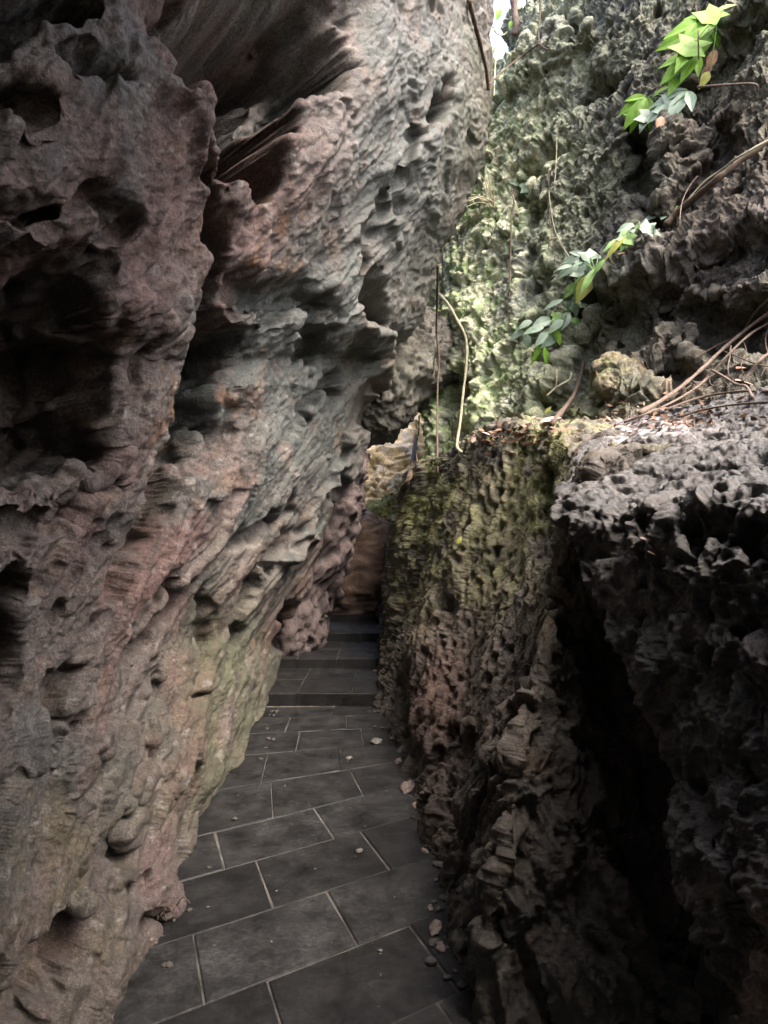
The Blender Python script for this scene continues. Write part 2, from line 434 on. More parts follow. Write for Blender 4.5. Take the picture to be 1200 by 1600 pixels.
def back_cliff():
    rows = np.concatenate([np.linspace(-1000, -60, 70)[:-1], np.linspace(-60, 800, 640), np.linspace(800, 900, 8)[1:]])
    b = itp(rows, [(-950, 930), (-100, 815), (0, 797), (45, 785), (75, 768), (110, 720), (160, 725), (250, 705), (330, 680), (400, 650), (470, 630), (560, 612), (630, 640), (660, 672), (690, 682), (730, 676), (770, 660), (800, 680), (1000, 780)])
    u = np.concatenate([np.linspace(-.12, 0, 40)[:-1], np.linspace(0, 1, 640), np.linspace(1, 3.2, 50)[1:]])  # far right wing is unseen, added to narrow the sky opening
    R, U = np.meshgrid(rows, u, indexing='ij')
    left = np.repeat(b[:, None], len(u), 1)
    PX = left + np.maximum(U, 0) * (1230 - left)
    Y = back_depth(PX, R)
    wrap = np.maximum(-U, 0) / .12
    Y = Y + 2.2 * wrap
    PX = PX + 70 * wrap
    X = (PX - CX) / F * Y; Z = EYE + (HZ - R) / F * Y
    zm = itp(PX, [(500, 8.6), (800, 8.6), (1000, 8.2), (1300, 7.5), (1700, 6.0), (2600, 6.0)]); ex = np.minimum(np.maximum(Z - zm, 0), 2.5)
    Z = np.minimum(Z, zm) + .2 * ex; Y = Y + .8 * ex; X = X + .3 * ex
    P = np.stack([X, Y, Z], 2); Q = P.reshape(-1, 3)
    px, row = screen(Q)
    B = basis((.25, .1, 1.0), (-.6, -.8, 0))
    warp = np.stack([fbm(Q * 1.6 + 13, 3), fbm(Q * 1.6 + 140, 3), fbm(Q * 1.6 + 180, 3)], 1)
    Qw = Q + warp * .15
    big = fbm(aniso(Qw, B, 1.5, .6, .8), 3) * .12
    pxw = px + 30 * fbm(Q * 1.8 + 31, 3); roww = row + 30 * fbm(Q * 1.8 + 71, 3)
    cut = capsules(pxw, roww, [
        (960, 480, 1045, 560, 45, 60, .55), (1040, 470, 1230, 520, 60, 50, .6), (930, 470, 905, 610, 36, 40, .55), (860, 640, 900, 600, 30, 30, .4),
        (865, 235, 840, 265, 24, 26, .45), (820, 290, 826, 330, 14, 24, .35), (830, 380, 845, 560, 12, 20, .22), (925, 150, 945, 130, 26, 22, .35),
        (700, 590, 712, 620, 20, 30, .35), (655, 640, 660, 700, 10, 14, .3), (1150, 60, 1080, 170, 36, 36, .4), (1190, 20, 1150, 60, 30, 30, .4),
        (1130, 200, 1060, 330, 26, 30, .3), (1180, 380, 1090, 420, 40, 30, .4), (880, 30, 900, 60, 14, 14, .25), (1000, 200, 1010, 280, 20, 30, .4), (1020, 330, 1050, 350, 30, 20, .3),
        (775, 130, 770, 160, 12, 12, .25), (790, 60, 770, 90, 14, 16, .35),
    ])
    rib = capsules(pxw, roww, [(1000, 540, 1060, 510, 26, 26, .25), (730, 480, 750, 640, 30, 40, .14), (690, 640, 660, 760, 18, 24, .2), (960, 600, 1050, 600, 40, 40, .15), (800, 120, 900, 60, 30, 30, .15)])
    P = carve(P, big - cut * .85 + rib, (-.4, -.9, 0), .6); Q = P.reshape(-1, 3); Qw = Q + warp * .15
    crag = (ridged(aniso(Qw, B, .6, .3, .35), 5, .6) - .5) * .15
    f1, f2 = worley(Qw * np.array([8, 8, 6.5]))
    g1, g2 = worley(Qw * 17 + 9)
    vug = -.10 * sm(.42, .12, f1) * sm(-.15, .25, fbm(Q * 1.9 + 44, 3)) + (.5 - g1) * .022
    fine = fbm(Q * 7, 6, .6) * .07
    B2 = basis((.62, -.2, .75), (-.5, -.85, 0))
    chips = facets(aniso(Qw, B2, .75, .3, .35)) * .075 + facets(aniso(Qw, B2, .28, .12, .14) + 5) * .034 + facets(aniso(Qw, B2, .1, .05, .06) + 5) * .012
    d = chips + crag + vug + fine
    c = np.tile(np.array([.155, .17, .12]), (len(Q), 1))
    a1 = fbm(Q * 1.1 + 210, 4); a2 = fbm(Q * 3.3 + 310, 4); a3 = fbm(Q * 9 + 410, 3)
    c = mixc(c, (.115, .12, .11), sm(-.05, .35, a1) * .7)
    mossw = gauss(px, row, [(740, 560, 100, 170, .8), (720, 360, 70, 110, .6), (690, 700, 60, 90, 1.0), (800, 240, 110, 130, .45)])
    c = mixc(c, (.19, .26, .11), mossw * sm(-.35, .25, a2))
    c = mixc(c, (.36, .36, .25), gauss(px, row, [(790, 200, 90, 150, .9), (760, 360, 90, 110, .9), (750, 540, 80, 140, .6), (740, 640, 80, 60, .7)]) * sm(-.2, .3, a3))  # pale tint paints in the brightness under the gap
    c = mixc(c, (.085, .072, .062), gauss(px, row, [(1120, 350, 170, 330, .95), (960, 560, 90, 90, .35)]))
    c = mixc(c, (.16, .115, .08), gauss(px, row, [(1000, 600, 110, 70, .8), (1130, 180, 80, 160, .3)]) * sm(-.35, .25, a2))
    c = mixc(c, (.14, .15, .06), gauss(px, row, [(880, 640, 50, 50, .8), (950, 600, 60, 50, .5)]) * sm(-.3, .2, a3))
    c = mixc(c, (.40, .39, .34), sm(.38, .55, fbm(Q * 12 + 610, 3)) * .5 * sm(1150, 850, px))
    c = mixc(c, (.05, .05, .042), sm(.2, .5, fbm(Q * 6 + 710, 3)) * .5)
    c = c * (.80 + .95 * sm(980, 760, px))[:, None]  # left side multiplied lighter: light from the gap put into the colour
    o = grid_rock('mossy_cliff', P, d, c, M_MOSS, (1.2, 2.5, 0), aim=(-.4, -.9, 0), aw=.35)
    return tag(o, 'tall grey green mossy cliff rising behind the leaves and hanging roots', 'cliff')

# ================================================================== MOSSY OUTCROP beside the path
def path_right(y): return itp(y, [(0, .31), (1.5, .30), (2, .275), (2.8, .25), (3.9, .20), (4.9, .09), (6.1, -.06), (8, -.11), (9.5, -.15), (12, -.2)])

def outcrop():
    v = np.concatenate([np.linspace(0, 1, 640), 1 + np.linspace(0, 1, 110)[1:]])
    inv = np.linspace(1 / 9.9, 1 / 2.05, 560)
    yy = np.concatenate([1 / inv, np.full(260, 2.05)])
    wr = np.concatenate([np.zeros(560), np.linspace(0, 1, 261)[1:]])
    V, Yb = np.meshgrid(v, yy, indexing='ij'); _, Wr = np.meshgrid(v, wr, indexing='ij')
    zc = itp(Yb, [(2, .36), (2.5, .40), (2.9, .47), (3.9, .74), (5, .92), (6.2, .98), (7, .90), (8, .72), (9, .45), (10.3, .15)])
    k = itp(Yb, [(2, .35), (4, .35), (6.2, .27), (8, .16), (10, .12)])
    z = -1.62 + (zc + 1.62) * np.minimum(V, 1)
    # the near end swings back as it rises
    Y = Yb + .55 * sm(-1.5, .3, z) * sm(4.5, 2.05, Yb) + .30 * Wr * sm(-1.5, -.6, z) - .25 * Wr * sm(-.8, -1.5, z)
    X = path_right(Y) + k * (z + 1.5) + 1.35 * Wr ** 1.2
    X = X + .10 * np.sin(Y * 2.3) * sm(-1.4, -.4, z)
    top = np.maximum(V - 1, 0)
    X = X + 1.7 * top; Y = Y + .55 * top * (1 - Wr) ; z = z + .10 * top - .12 * np.sin(np.minimum(top * 6, 1.57)) * 0
    # round the shoulder
    sh = np.exp(-((V - 1) / .05) ** 2)
    z = z - .05 * sh
    P = np.stack([X, Y, z + EYE], 2); Q = P.reshape(-1, 3)
    px, row = screen(Q)
    B = basis((.15, -.1, 1.0), (-.9, -.3, .2))
    warp = np.stack([fbm(Q * 2 + 23, 3), fbm(Q * 2 + 240, 3), fbm(Q * 2 + 280, 3)], 1)
    Qw = Q + warp * .08
    low = sm(1000, 1250, row)
    big = fbm(aniso(Qw, B, 1.3, .5, .6), 3) * .13
    pxw = px + 16 * fbm(Q * 3 + 31, 3); roww = row + 20 * fbm(Q * 3 + 71, 3)
    cut = capsules(pxw, roww, [(715, 1150, 730, 1600, 18, 40, .10), (870, 930, 900, 1000, 20, 20, .10), (860, 740, 850, 860, 16, 20, .10), (950, 1000, 1010, 1300, 40, 60, .14), (1010, 1300, 1080, 1600, 60, 60, .14), (760, 1400, 860, 1600, 14, 20, .06), (690, 900, 700, 960, 14, 10, .08), (620, 1060, 640, 1180, 10, 8, .05)])
    rib = capsules(pxw, roww, [(680, 1020, 690, 1140, 40, 34, .08), (880, 950, 800, 1180, 24, 30, .06)])
    P = carve(P, big - cut + rib, (-.5, -.85, .1), .5); Q = P.reshape(-1, 3); Qw = Q + warp * .08
    flute = facets(aniso(Qw, B, .9, .10, .12)) * .04 + facets(aniso(Qw, B, .34, .045, .05) + 4) * .016 + (ridged(aniso(Qw, B, 1.2, .16, .2), 3) - .5) * .11 + fbm(aniso(Qw, B, .5, .07, .09), 3) * .03
    f1, f2 = worley(Qw * np.array([13, 13, 8.5]))
    g1, g2 = worley(aniso(Qw, B, .085, .038, .04) + 4)
    vug = -.05 * sm(.45, .12, f1) * (1 - .7 * low) + (.5 - g1) * .016
    fine = fbm(Q * np.array([26, 26, 9]), 5, .65) * .024
    far = sm(3.5, 7.0, Q[:, 1])
    d = flute * (.5 + .6 * low) + vug + fine + far * (fbm(Qw * np.array([7, 7, 5]), 5, .65) * .09 + facets(aniso(Qw, B, .3, .14, .16)) * .04)
    c = np.tile(np.array([.075, .064, .052]), (len(Q), 1))
    a1 = fbm(Q * 1.9 + 220, 4); a2 = fbm(Q * 5 + 320, 4); a3 = fbm(Q * 13 + 420, 3)
    up = sm(1080, 760, row)
    c = mixc(c, (.15, .14, .075), up * sm(-.4, .2, a1) * .9)
    c = mixc(c, (.19, .205, .085), (gauss(px, row, [(850, 690, 45, 90, 1.0), (650, 760, 50, 60, 1.0), (740, 860, 120, 80, .55), (640, 930, 40, 90, .3), (840, 780, 40, 60, .6)])) * sm(-.25, .25, a2))
    c = mixc(c, (.095, .055, .042), gauss(px, row, [(690, 1080, 50, 80, .9), (700, 1250, 40, 120, .4)]))
    c = mixc(c, (.12, .075, .05), sm(.15, .5, a2) * .4)
    c = mixc(c, (.21, .20, .18), sm(.30, .55, a3) * .5)
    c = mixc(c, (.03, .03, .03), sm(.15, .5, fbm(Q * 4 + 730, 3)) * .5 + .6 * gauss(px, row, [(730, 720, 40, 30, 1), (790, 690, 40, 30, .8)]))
    c = c * (1 - .45 * sm(1.15, .35, Q[:, 2] + .25 * fbm(Q * 2.5 + 77, 3)))[:, None]  # damp darker foot, deepened in colour where light fell too strong
    MOSSY['w'] = gauss(px, row, [(850, 690, 45, 90, 1.0), (650, 770, 50, 60, 1.0), (740, 820, 120, 90, .6), (840, 760, 50, 60, .6), (780, 690, 90, 30, .7)]) * sm(-.1, .35, a2)
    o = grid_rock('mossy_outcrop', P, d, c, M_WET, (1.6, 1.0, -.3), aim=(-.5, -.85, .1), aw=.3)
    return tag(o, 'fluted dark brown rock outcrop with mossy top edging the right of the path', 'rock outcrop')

# ================================================================== DARK BOULDER in the right foreground
def boulder():
    Lp = [(700, 880), (790, 866), (830, 869), (870, 888), (920, 918), (960, 942), (1000, 953), (1060, 983), (1120, 1008), (1180, 1042),
          (1220, 1058), (1260, 1045), (1300, 1050), (1400, 1060), (1450, 1075), (1500, 1100), (1560, 1130), (1600, 1145), (1800, 1230)]
    rf = np.concatenate([np.linspace(1800, 1660, 10)[:-1], np.linspace(1660, 785, 640)])
    nf = len(rf)
    t2 = np.linspace(0, 1, 260)[1:]
    rows = np.concatenate([rf, np.full(len(t2), 785.0)]); top = np.concatenate([np.zeros(nf), t2])
    yE0 = itp(rows, [(790, 2.5), (1000, 2.1), (1200, 1.8), (1600, 1.4), (1800, 1.35)])
    inv = np.linspace(1, 1 / .42, 480) ** .9
    tau = np.concatenate([np.linspace(1.5, 1, 150)[:-1], 1 / inv, np.linspace(1 / inv[-1], -.5, 130)[1:], np.linspace(-.5, -2, 12)[1:]])  # runs on unseen behind the camera to block low sky
    R, T = np.meshgrid(rows, tau, indexing='ij'); TOP, _ = np.meshgrid(top, tau, indexing='ij'); YE, _ = np.meshgrid(yE0, tau, indexing='ij')
    L = (itp(R, Lp) - CX) / F
    A = itp(R, [(790, 1.5), (1000, 1.1), (1200, .85), (1600, .6), (1800, .55)])
    Y = T * YE
    X = (L - A / YE) * Y + A
    over = np.maximum(Y - YE, 0)
    X = X + 1.1 * over ** .8 * sm(0, .15, over) + over * .25
    Y = np.where(over > 0, YE + over * .8, Y)
    X = np.where(T < .3, np.maximum(X, .5), X)
    s = (HZ - R) / F
    Z = s * np.maximum(Y, .8)
    X = X + .66 * TOP; Y = Y + 1.55 * TOP; Z = Z + .60 * TOP ** 1.1 - .0 * TOP
    def soft(a, n=26):
        k = np.hanning(2 * n + 1); k /= k.sum(); pad = np.concatenate([np.repeat(a[:1], n, 0) , a, np.repeat(a[-1:], n, 0)], 0)
        out = np.zeros_like(a)
        for i in range(2 * n + 1): out += k[i] * pad[i:i + len(a)]
        m = np.exp(-((np.arange(len(a)) - nf) / 60.0) ** 2)[:, None]
        return a * (1 - m) + out * m
    X, Y, Z = soft(X), soft(Y), soft(Z)
    P = np.stack([X, Y, Z + EYE], 2); Q = P.reshape(-1, 3)
    px, row = screen(Q)
    topw = TOP.ravel()
    warp = np.stack([fbm(Q * 2.4 + 33, 3), fbm(Q * 2.4 + 340, 3), fbm(Q * 2.4 + 380, 3)], 1)
    Qw = Q + warp * .16 + np.stack([fbm(Q * 9 + 3, 3), fbm(Q * 9 + 43, 3), fbm(Q * 9 + 83, 3)], 1) * .05
    B = basis((.3, -.25, 1.0), (-.8, -.5, .2))
    big = fbm(Q * 1.8 + 50, 3) * .08
    pxw = px + 16 * fbm(Q * 4 + 31, 3); roww = row + 16 * fbm(Q * 4 + 71, 3)
    cut = capsules(pxw, roww, [(1070, 800, 1095, 850, 16, 20, .08), (1010, 810, 990, 830, 22, 16, .05), (1120, 820, 1200, 860, 24, 30, .07), (1150, 980, 1200, 1000, 20, 20, .04), (1090, 1200, 1110, 1290, 18, 14, .05), (1140, 1400, 1180, 1480, 14, 18, .06), (1080, 1440, 1100, 1480, 10, 12, .05), (900, 860, 950, 850, 20, 30, .05)])
    P = carve(P, big - cut, (-.4, -.85, .3), .5); Q = P.reshape(-1, 3); Qw = Q + warp * .16 + np.stack([fbm(Q * 9 + 3, 3), fbm(Q * 9 + 43, 3), fbm(Q * 9 + 83, 3)], 1) * .05
    f1, f2 = worley(Qw * np.array([17, 17, 14])); g1, g2 = worley(Qw * 34 + 5); h1, h2 = worley(Qw * 7.5 + 8)
    vug = -.030 * sm(.50, .10, f1) * sm(-.2, .25, fbm(Q * 3 + 15, 3)) + (.5 - g1) * .010 - .035 * sm(.36, .10, h1) + facets(aniso(Qw, B, .3, .10, .12)) * .028 + (ridged(aniso(Qw, B, .3, .09, .1), 4, .6) - .5) * .03 + facets(Qw * 17 + 3) * .004 + fbm(Qw * 14, 4, .6) * .022
    flow = fbm(aniso(Qw, B, .3, .09, .1), 4) * .03
    fine = fbm(Q * 34, 5, .65) * .012
    l1, l2 = worley(np.stack([Qw[:, 0] * 6, Qw[:, 1] * 7, Qw[:, 2] * 24], 1))
    lamin = -.05 * sm(.5, .15, l1) + .5 * fbm(np.stack([Qw[:, 0] * 3, Qw[:, 1] * 3, Qw[:, 2] * 26], 1), 4) * .035
    tw = sm(.02, .25, topw)
    d = vug * (1 - .6 * tw) + flow * (1 - tw) + lamin * .7 * tw + fine
    c = np.tile(np.array([.058, .057, .055]), (len(Q), 1))
    a2 = fbm(Q * 4 + 330, 4); a3 = fbm(Q * 13 + 430, 3)
    c = mixc(c, (.082, .077, .072), sm(-.1, .4, a2) * .8)
    c = mixc(c, (.085, .068, .058), sm(.2, .5, fbm(Q * 6 + 90, 3)) * .4)
    c = mixc(c, (.24, .18, .15), gauss(px, row, [(1210, 1560, 60, 110, 1.0), (1090, 1400, 30, 30, .3), (1190, 1440, 40, 40, .4)]) * sm(-.4, .2, a3))
    c = mixc(c, (.50, .43, .42), 1.3 * gauss(px, row, [(1010, 668, 60, 18, 1.0), (965, 676, 34, 12, .8)]) * sm(-.2, .3, a3))  # bright highlight on the ledge painted into the colour
    c = mixc(c, (.16, .16, .155), sm(.3, .55, a3) * .5)
    o = grid_rock('dark_boulder', P, blur(d, P.shape[:2], 1, 1), c, M_DARK, (2.2, -.3, -.4), aim=(-.4, -.85, .3), aw=.3)
    return tag(o, 'near black pitted boulder with wet glints and a sloping top filling the right foreground', 'boulder')

# ================================================================== loose and wedged rocks in the cleft
def blob(name, center, axes, rot, col, mat, label, cat, seed, res=(150, 220), amp=.16, pits=.05, cols=()):
    nv, nu = res
    th = np.linspace(.02, math.pi - .02, nv); ph = np.linspace(0, 2 * math.pi, nu, endpoint=False)
    T, H = np.meshgrid(th, ph, indexing='ij')
    sgn = lambda a, e: np.sign(a) * np.abs(a) ** e
    S = np.stack([sgn(np.sin(T), .7) * sgn(np.cos(H), .75), sgn(np.sin(T), .7) * sgn(np.sin(H), .75), sgn(np.cos(T), .75)], 2).reshape(-1, 3)
    Mx = np.array(Euler([math.radians(a) for a in rot]).to_matrix())
    Q = (S * np.array(axes)) @ Mx.T + np.array(center)
    N = (S / np.array(axes)); N /= np.linalg.norm(N, axis=1)[:, None]; N = N @ Mx.T
    w = np.stack([fbm(Q * 2 + seed, 3), fbm(Q * 2 + seed + 50, 3), fbm(Q * 2 + seed + 90, 3)], 1)
    Qw = Q + w * .12
    d = fbm(Qw * 1.7 + seed, 3) * amp + (ridged(Qw * 3.5 + seed, 4) - .5) * amp * .6 + fbm(Q * 14 + seed, 4, .6) * amp * .25
    d -= pits * sm(.42, .12, worley(Qw * 10 + seed)[0])
    V = Q + N * d[:, None]
    c = np.tile(np.array(col, float), (len(Q), 1))
    for k, (cc, f, lo, hi, s) in enumerate(cols):
        c = mixc(c, cc, sm(lo, hi, fbm(Q * f + seed * 3 + 37 * k, 4)) * s)
    c = mixc(c, tuple(x * .45 for x in col), sm(.15, .5, fbm(Q * 6 + seed + 600, 3)) * .6)
    idx = np.arange(nv * nu).reshape(nv, nu)
    a, b = idx[:-1], idx[1:]
    q = np.stack([a, b, np.roll(b, -1, 1), np.roll(a, -1, 1)], -1).reshape(-1, 4)
    tris = []
    tris = np.array([[idx[0, 0], idx[0, j], idx[0, j + 1]] for j in range(1, nu - 1)] + [[idx[-1, 0], idx[-1, j + 1], idx[-1, j]] for j in range(1, nu - 1)])
    zfill(V)
    o = mesh_np(name, V, q, tris, c, mat)
    return tag(o, label, cat)

left_cliff(); back_cliff(); outcrop(); boulder()

def C(px, row, y): return tuple(W(px, row, y))
blob('wedged_boulder', C(618, 585, 8.7), (.60, .7, .93), (0, 38, 0), (.15, .14, .12), M_LEFT, 'brownish boulder wedged over the gap between the leaning cliff and the mossy cliff', 'boulder', 3,
     amp=.2, cols=[((.20, .20, .16), 2, -.2, .4, .7)])
blob('narrow_slab', C(492, 895, 8.0), (.30, .8, 1.6), (0, 18, 0), (.11, .085, .08), M_LEFT, 'narrow purplish rock slab standing behind the foot of the leaning cliff', 'rock', 9,
     amp=.22, cols=[((.16, .13, .125), 3, -.1, .4, .8)])
blob('brown_rock', C(565, 900, 10.3), (1.25, .9, 1.05), (0, 0, 0), (.10, .062, .045), M_WET, 'dark reddish brown rock closing the top end of the path', 'rock', 15,
     amp=.14, cols=[((.16, .10, .06), 2.5, 0, .4, .8)])
blob('mossy_boulder', C(600, 822, 10.4), (.55, .7, .42), (0, -25, 0), (.13, .13, .05), M_MOSS, 'olive mossy lumpy boulder below the bright gap beside the path end', 'rock', 21,
     amp=.16, pits=.10, cols=[((.22, .22, .08), 3, -.1, .3, .8)])
blob('sunny_rock', C(615, 700, 12.6), (1.6, .6, 2.4), (-52, -12, 0), (.88, .68, .42), M_MOSS, 'pale warm rock lit by the sky seen through the gap under the wedged boulder', 'rock', 27,  # warm glow of the gap put into its pale colour
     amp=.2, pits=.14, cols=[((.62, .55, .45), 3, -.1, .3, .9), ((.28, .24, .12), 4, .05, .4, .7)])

# ================================================================== PATH
def slab_mat():
    m = rock_mat('slate_paving', fine=26, bump=.45, dist=.005, rough=(.5, .85), spec=.28, mottle=(.55, 1.5))
    nt = m.node_tree; b = nt.nodes['Principled BSDF']; L = nt.links.new
    src = b.inputs['Base Color'].links[0].from_socket
    co = nd(nt, 'ShaderNodeTexCoord')
    n = nd(nt, 'ShaderNodeTexNoise', Scale=5.0, Detail=8.0, Roughness=.7); L(co.outputs['Object'], n.inputs['Vector'])
    r = nd(nt, 'ShaderNodeMapRange'); r.inputs['From Min'].default_value = .35; r.inputs['From Max'].default_value = .7
    r.inputs['To Min'].default_value = .4; r.inputs['To Max'].default_value = 2.5; L(n.outputs['Fac'], r.inputs['Value'])
    v = nd(nt, 'ShaderNodeVectorMath', operation='SCALE'); L(src, v.inputs[0]); L(r.outputs[0], v.inputs['Scale'])
    n2 = nd(nt, 'ShaderNodeTexNoise', Scale=34.0, Detail=2.0); L(co.outputs['Object'], n2.inputs['Vector'])
    r2 = nd(nt, 'ShaderNodeMapRange'); r2.inputs['From Min'].default_value = .72; r2.inputs['From Max'].default_value = .80; L(n2.outputs['Fac'], r2.inputs['Value'])
    mx = nd(nt, 'ShaderNodeMix', data_type='RGBA'); mx.inputs['B'].default_value = (.16, .155, .145, 1)
    L(r2.outputs[0], mx.inputs['Factor']); L(v.outputs[0], mx.inputs['A']); L(mx.outputs['Result'], b.inputs['Base Color'])
    return m
M_SLAB = slab_mat()
M_GROUT = plain('pale_mortar', (.05, .047, .043), rough=.9, var=.8, scale=7)
M_EARTH = plain('dark_earth', (.05, .042, .034), rough=.95, var=.5, scale=6)

def path():
    bm = bmesh.new()
    la = bm.verts.layers.float_color.new('albedo')
    rnd = random.Random(5)
    def slope(y): return float(itp(y, [(0, .68), (2.2, .64), (3.9, .62), (4.8, .25), (5.6, .06), (9, .02)]))
    lines = [.1, .58, 1.05, 1.52, 1.97, 2.44, 2.90, 3.38, 3.84, 4.30, 4.74, 5.14, 5.50, 5.82]
    joints = {1.97: -.25, 2.44: -.10, 2.90: .03, 3.38: -.25, 3.84: -.12, 4.30: -.28, 4.74: -.15, 5.14: -.3}
    tone = {1.97: .026, 1.52: .042, 2.44: .058, 2.90: .028, 3.38: .048, 3.84: .036, 4.30: .032, 4.74: .036, 5.14: .042, 5.5: .034}
    def slab(quad, z0, z1, val, bev=.006):
        tilt = [rnd.uniform(-.0025, .0025) for _ in range(4)]
        n = 10
        top = []
        A, Bq, Cq, D = [Vector(q) + Vector((rnd.uniform(-.003, .003), rnd.uniform(-.003, .003), 0)) for q in quad]
        z1 = z1 + rnd.uniform(-.002, .003)
        def pt(a, b): return (A.lerp(Bq, a)).lerp(D.lerp(Cq, a), b)
        val *= rnd.uniform(.9, 1.1)
        def mk(co):
            v = bm.verts.new(co); j = 1
            v[la] = (val * .2, val * .2, val * .2, 1); return v
        ring_lo = [mk((p.x, p.y, z0)) for p in (A, Bq, Cq, D)]
        ring_mid = [mk((p.x, p.y, z1 - bev + t)) for p, t in zip((A, Bq, Cq, D), tilt)]
        cen = (A + Bq + Cq + D) / 4
        ring_top = []
        for p, t in zip((A, Bq, Cq, D), tilt):
            q = p + (cen - p).normalized() * bev * 1.4
            ring_top.append(mk((q.x, q.y, z1 + t)))
        for k in range(4):
            j = (k + 1) % 4
            bm.faces.new((ring_lo[k], ring_lo[j], ring_mid[j], ring_mid[k]))
            bm.faces.new((ring_mid[k], ring_mid[j], ring_top[j], ring_top[k]))
        bm.faces.new(ring_top)
    g = .0019
    for a, b in zip(lines[:-1], lines[1:]):
        j0 = joints.get(a, rnd.uniform(-.3, .1))
        xs = [-2.1, -1.6, j0 - .98, j0 - .48, j0, j0 + .5, j0 + 1.1]
        sa, sb = slope(a), slope(b)
        for x0, x1 in zip(xs[:-1], xs[1:]):
            # joints run square to the courses
            def q(x, y0, s, edge):
                dx = -.5 * s * (.0 if edge == 0 else (b - a))
                return (x + dx, y0 + s * (x + dx), 0)
            quad = [q(x0 + g, a + g, sa, 0), q(x1 - g, a + g, sa, 0), q(x1 - g, b - g, sb, 1), q(x0 + g, b - g, sb, 1)]
            slab(quad, -.06, .0, tone.get(a, .045))
    # shallow steps at the far end
    z = 0.0
    ys = [5.84, 7.0, 8.2, 9.4]
    for k, y in enumerate(ys):
        z += .105
        y1 = ys[k + 1] + .05 if k + 1 < len(ys) else 10.8
        xs = [-1.7, -.95, -.52, -.1, .5] if k % 2 else [-1.7, -.8, -.3, .5]
        for x0, x1 in zip(xs[:-1], xs[1:]):
            for ya, yb in ((y, (y + y1) / 2), ((y + y1) / 2, y1)):
                quad = [(x0 + g, ya + g, 0), (x1 - g, ya + g, 0), (x1 - g, yb - g, 0), (x0 + g, yb - g, 0)]
                slab(quad, z - .13, z, .034 if k % 2 else .028)
    me = bpy.data.meshes.new('path'); bmesh.ops.recalc_face_normals(bm, faces=bm.faces); bm.to_mesh(me); bm.free()
    o = link('path', me, M_SLAB); tag(o, None, None, kind='structure')
    # mortar bed under the slabs, a hair below their tops
    bm = bmesh.new()
    def box(x0, x1, y0, y1, z0, z1):
        vs = [bm.verts.new((x, y, zz)) for zz in (z0, z1) for x, y in ((x0, y0), (x1, y0), (x1, y1), (x0, y1))]
        for f in ((3, 2, 1, 0), (4, 5, 6, 7), (0, 1, 5, 4), (1, 2, 6, 5), (2, 3, 7, 6), (3, 0, 4, 7)): bm.faces.new([vs[i] for i in f])
    box(-2.4, 1.2, -1.5, 5.83, -.08, -.005)
    z = 0
    for k, y in enumerate(ys):
        z += .105
        y1 = ys[k + 1] - .01 if k + 1 < len(ys) else 10.9
        box(-1.8, .6, y + .012, y1 + .012, -.07, z - .006)
    me = bpy.data.meshes.new('path_bed'); bm.to_mesh(me); bm.free()
    o = link('path_mortar', me, M_GROUT); tag(o, None, None, kind='structure')
    bm = bmesh.new(); bmesh.ops.create_grid(bm, x_segments=40, y_segments=40, size=60)
    me = bpy.data.meshes.new('ground'); bm.to_mesh(me); bm.free()
    o = link('ground', me, M_EARTH, loc=(0, 0, -.12)); tag(o, None, None, kind='structure')
path()

# ================================================================== plants, roots, fallen leaves
M_LEAF = plain('fresh_leaf', (.15, .30, .026), rough=.6, var=.25, scale=18, trans=.4)
M_LEAFG = plain('waxy_leaf', (.15, .22, .15), rough=.5, var=.25, scale=18, trans=.2, spec=.6)
M_LEAFM = plain('mid_leaf', (.11, .21, .05), rough=.45, var=.35, scale=18, trans=.3)
M_LEAFY = plain('yellow_leaf', (.28, .30, .06), rough=.55, var=.3, scale=18, trans=.35)
M_DRY = plain('dry_leaf', (.30, .17, .11), rough=.8, var=.45, scale=22, trans=.1)
M_PINK = plain('bleached_leaf', (.48, .33, .28), rough=.75, var=.3, scale=22, trans=.1)
M_VINE = plain('pale_vine_bark', (.22, .21, .14), rough=.8, var=.4, scale=30, bump=.4)
M_ROOT = plain('brown_root_bark', (.085, .06, .045), rough=.85, var=.5, scale=35, bump=.5)
M_DARKR = plain('dark_root_bark', (.058, .040, .027), rough=.95, var=.5, scale=35, bump=.5)
M_STRAW = plain('dry_straw', (.42, .38, .25), rough=.8, var=.3, scale=30)

def spline(pts, n):
    pts = [Vector(p) for p in pts]; out = []
    m = len(pts)
    for i in range(m - 1):
        p0, p1, p2, p3 = pts[max(i - 1, 0)], pts[i], pts[i + 1], pts[min(i + 2, m - 1)]
        for k in range(n):
            t = k / n
            out.append(.5 * ((2 * p1) + (p2 - p0) * t + (2 * p0 - 5 * p1 + 4 * p2 - p3) * t * t + (3 * p1 - p0 - 3 * p2 + p3) * t ** 3))
    out.append(pts[-1])
    return out

def tube(bm, pts, r0, r1, sides=7, n=5, rnd=random, knob=.18):
    P = spline(pts, n); rings = []
    ref = Vector((.3, .2, .9)).normalized()
    for i, p in enumerate(P):
        t = (P[min(i + 1, len(P) - 1)] - P[max(i - 1, 0)]).normalized()
        a = t.cross(ref)
        if a.length < .2: a = t.cross(Vector((1, 0, 0)))
        a.normalize(); b = t.cross(a)
        r = (r0 + (r1 - r0) * i / (len(P) - 1)) * (1 + rnd.uniform(-knob, knob))
        rings.append([bm.verts.new(p + (a * math.cos(2 * math.pi * k / sides) + b * math.sin(2 * math.pi * k / sides)) * r) for k in range(sides)])
    for A, B in zip(rings[:-1], rings[1:]):
        for k in range(sides):
            bm.faces.new((A[k], A[(k + 1) % sides], B[(k + 1) % sides], B[k]))
    bm.faces.new(rings[0][::-1]); bm.faces.new(rings[-1])

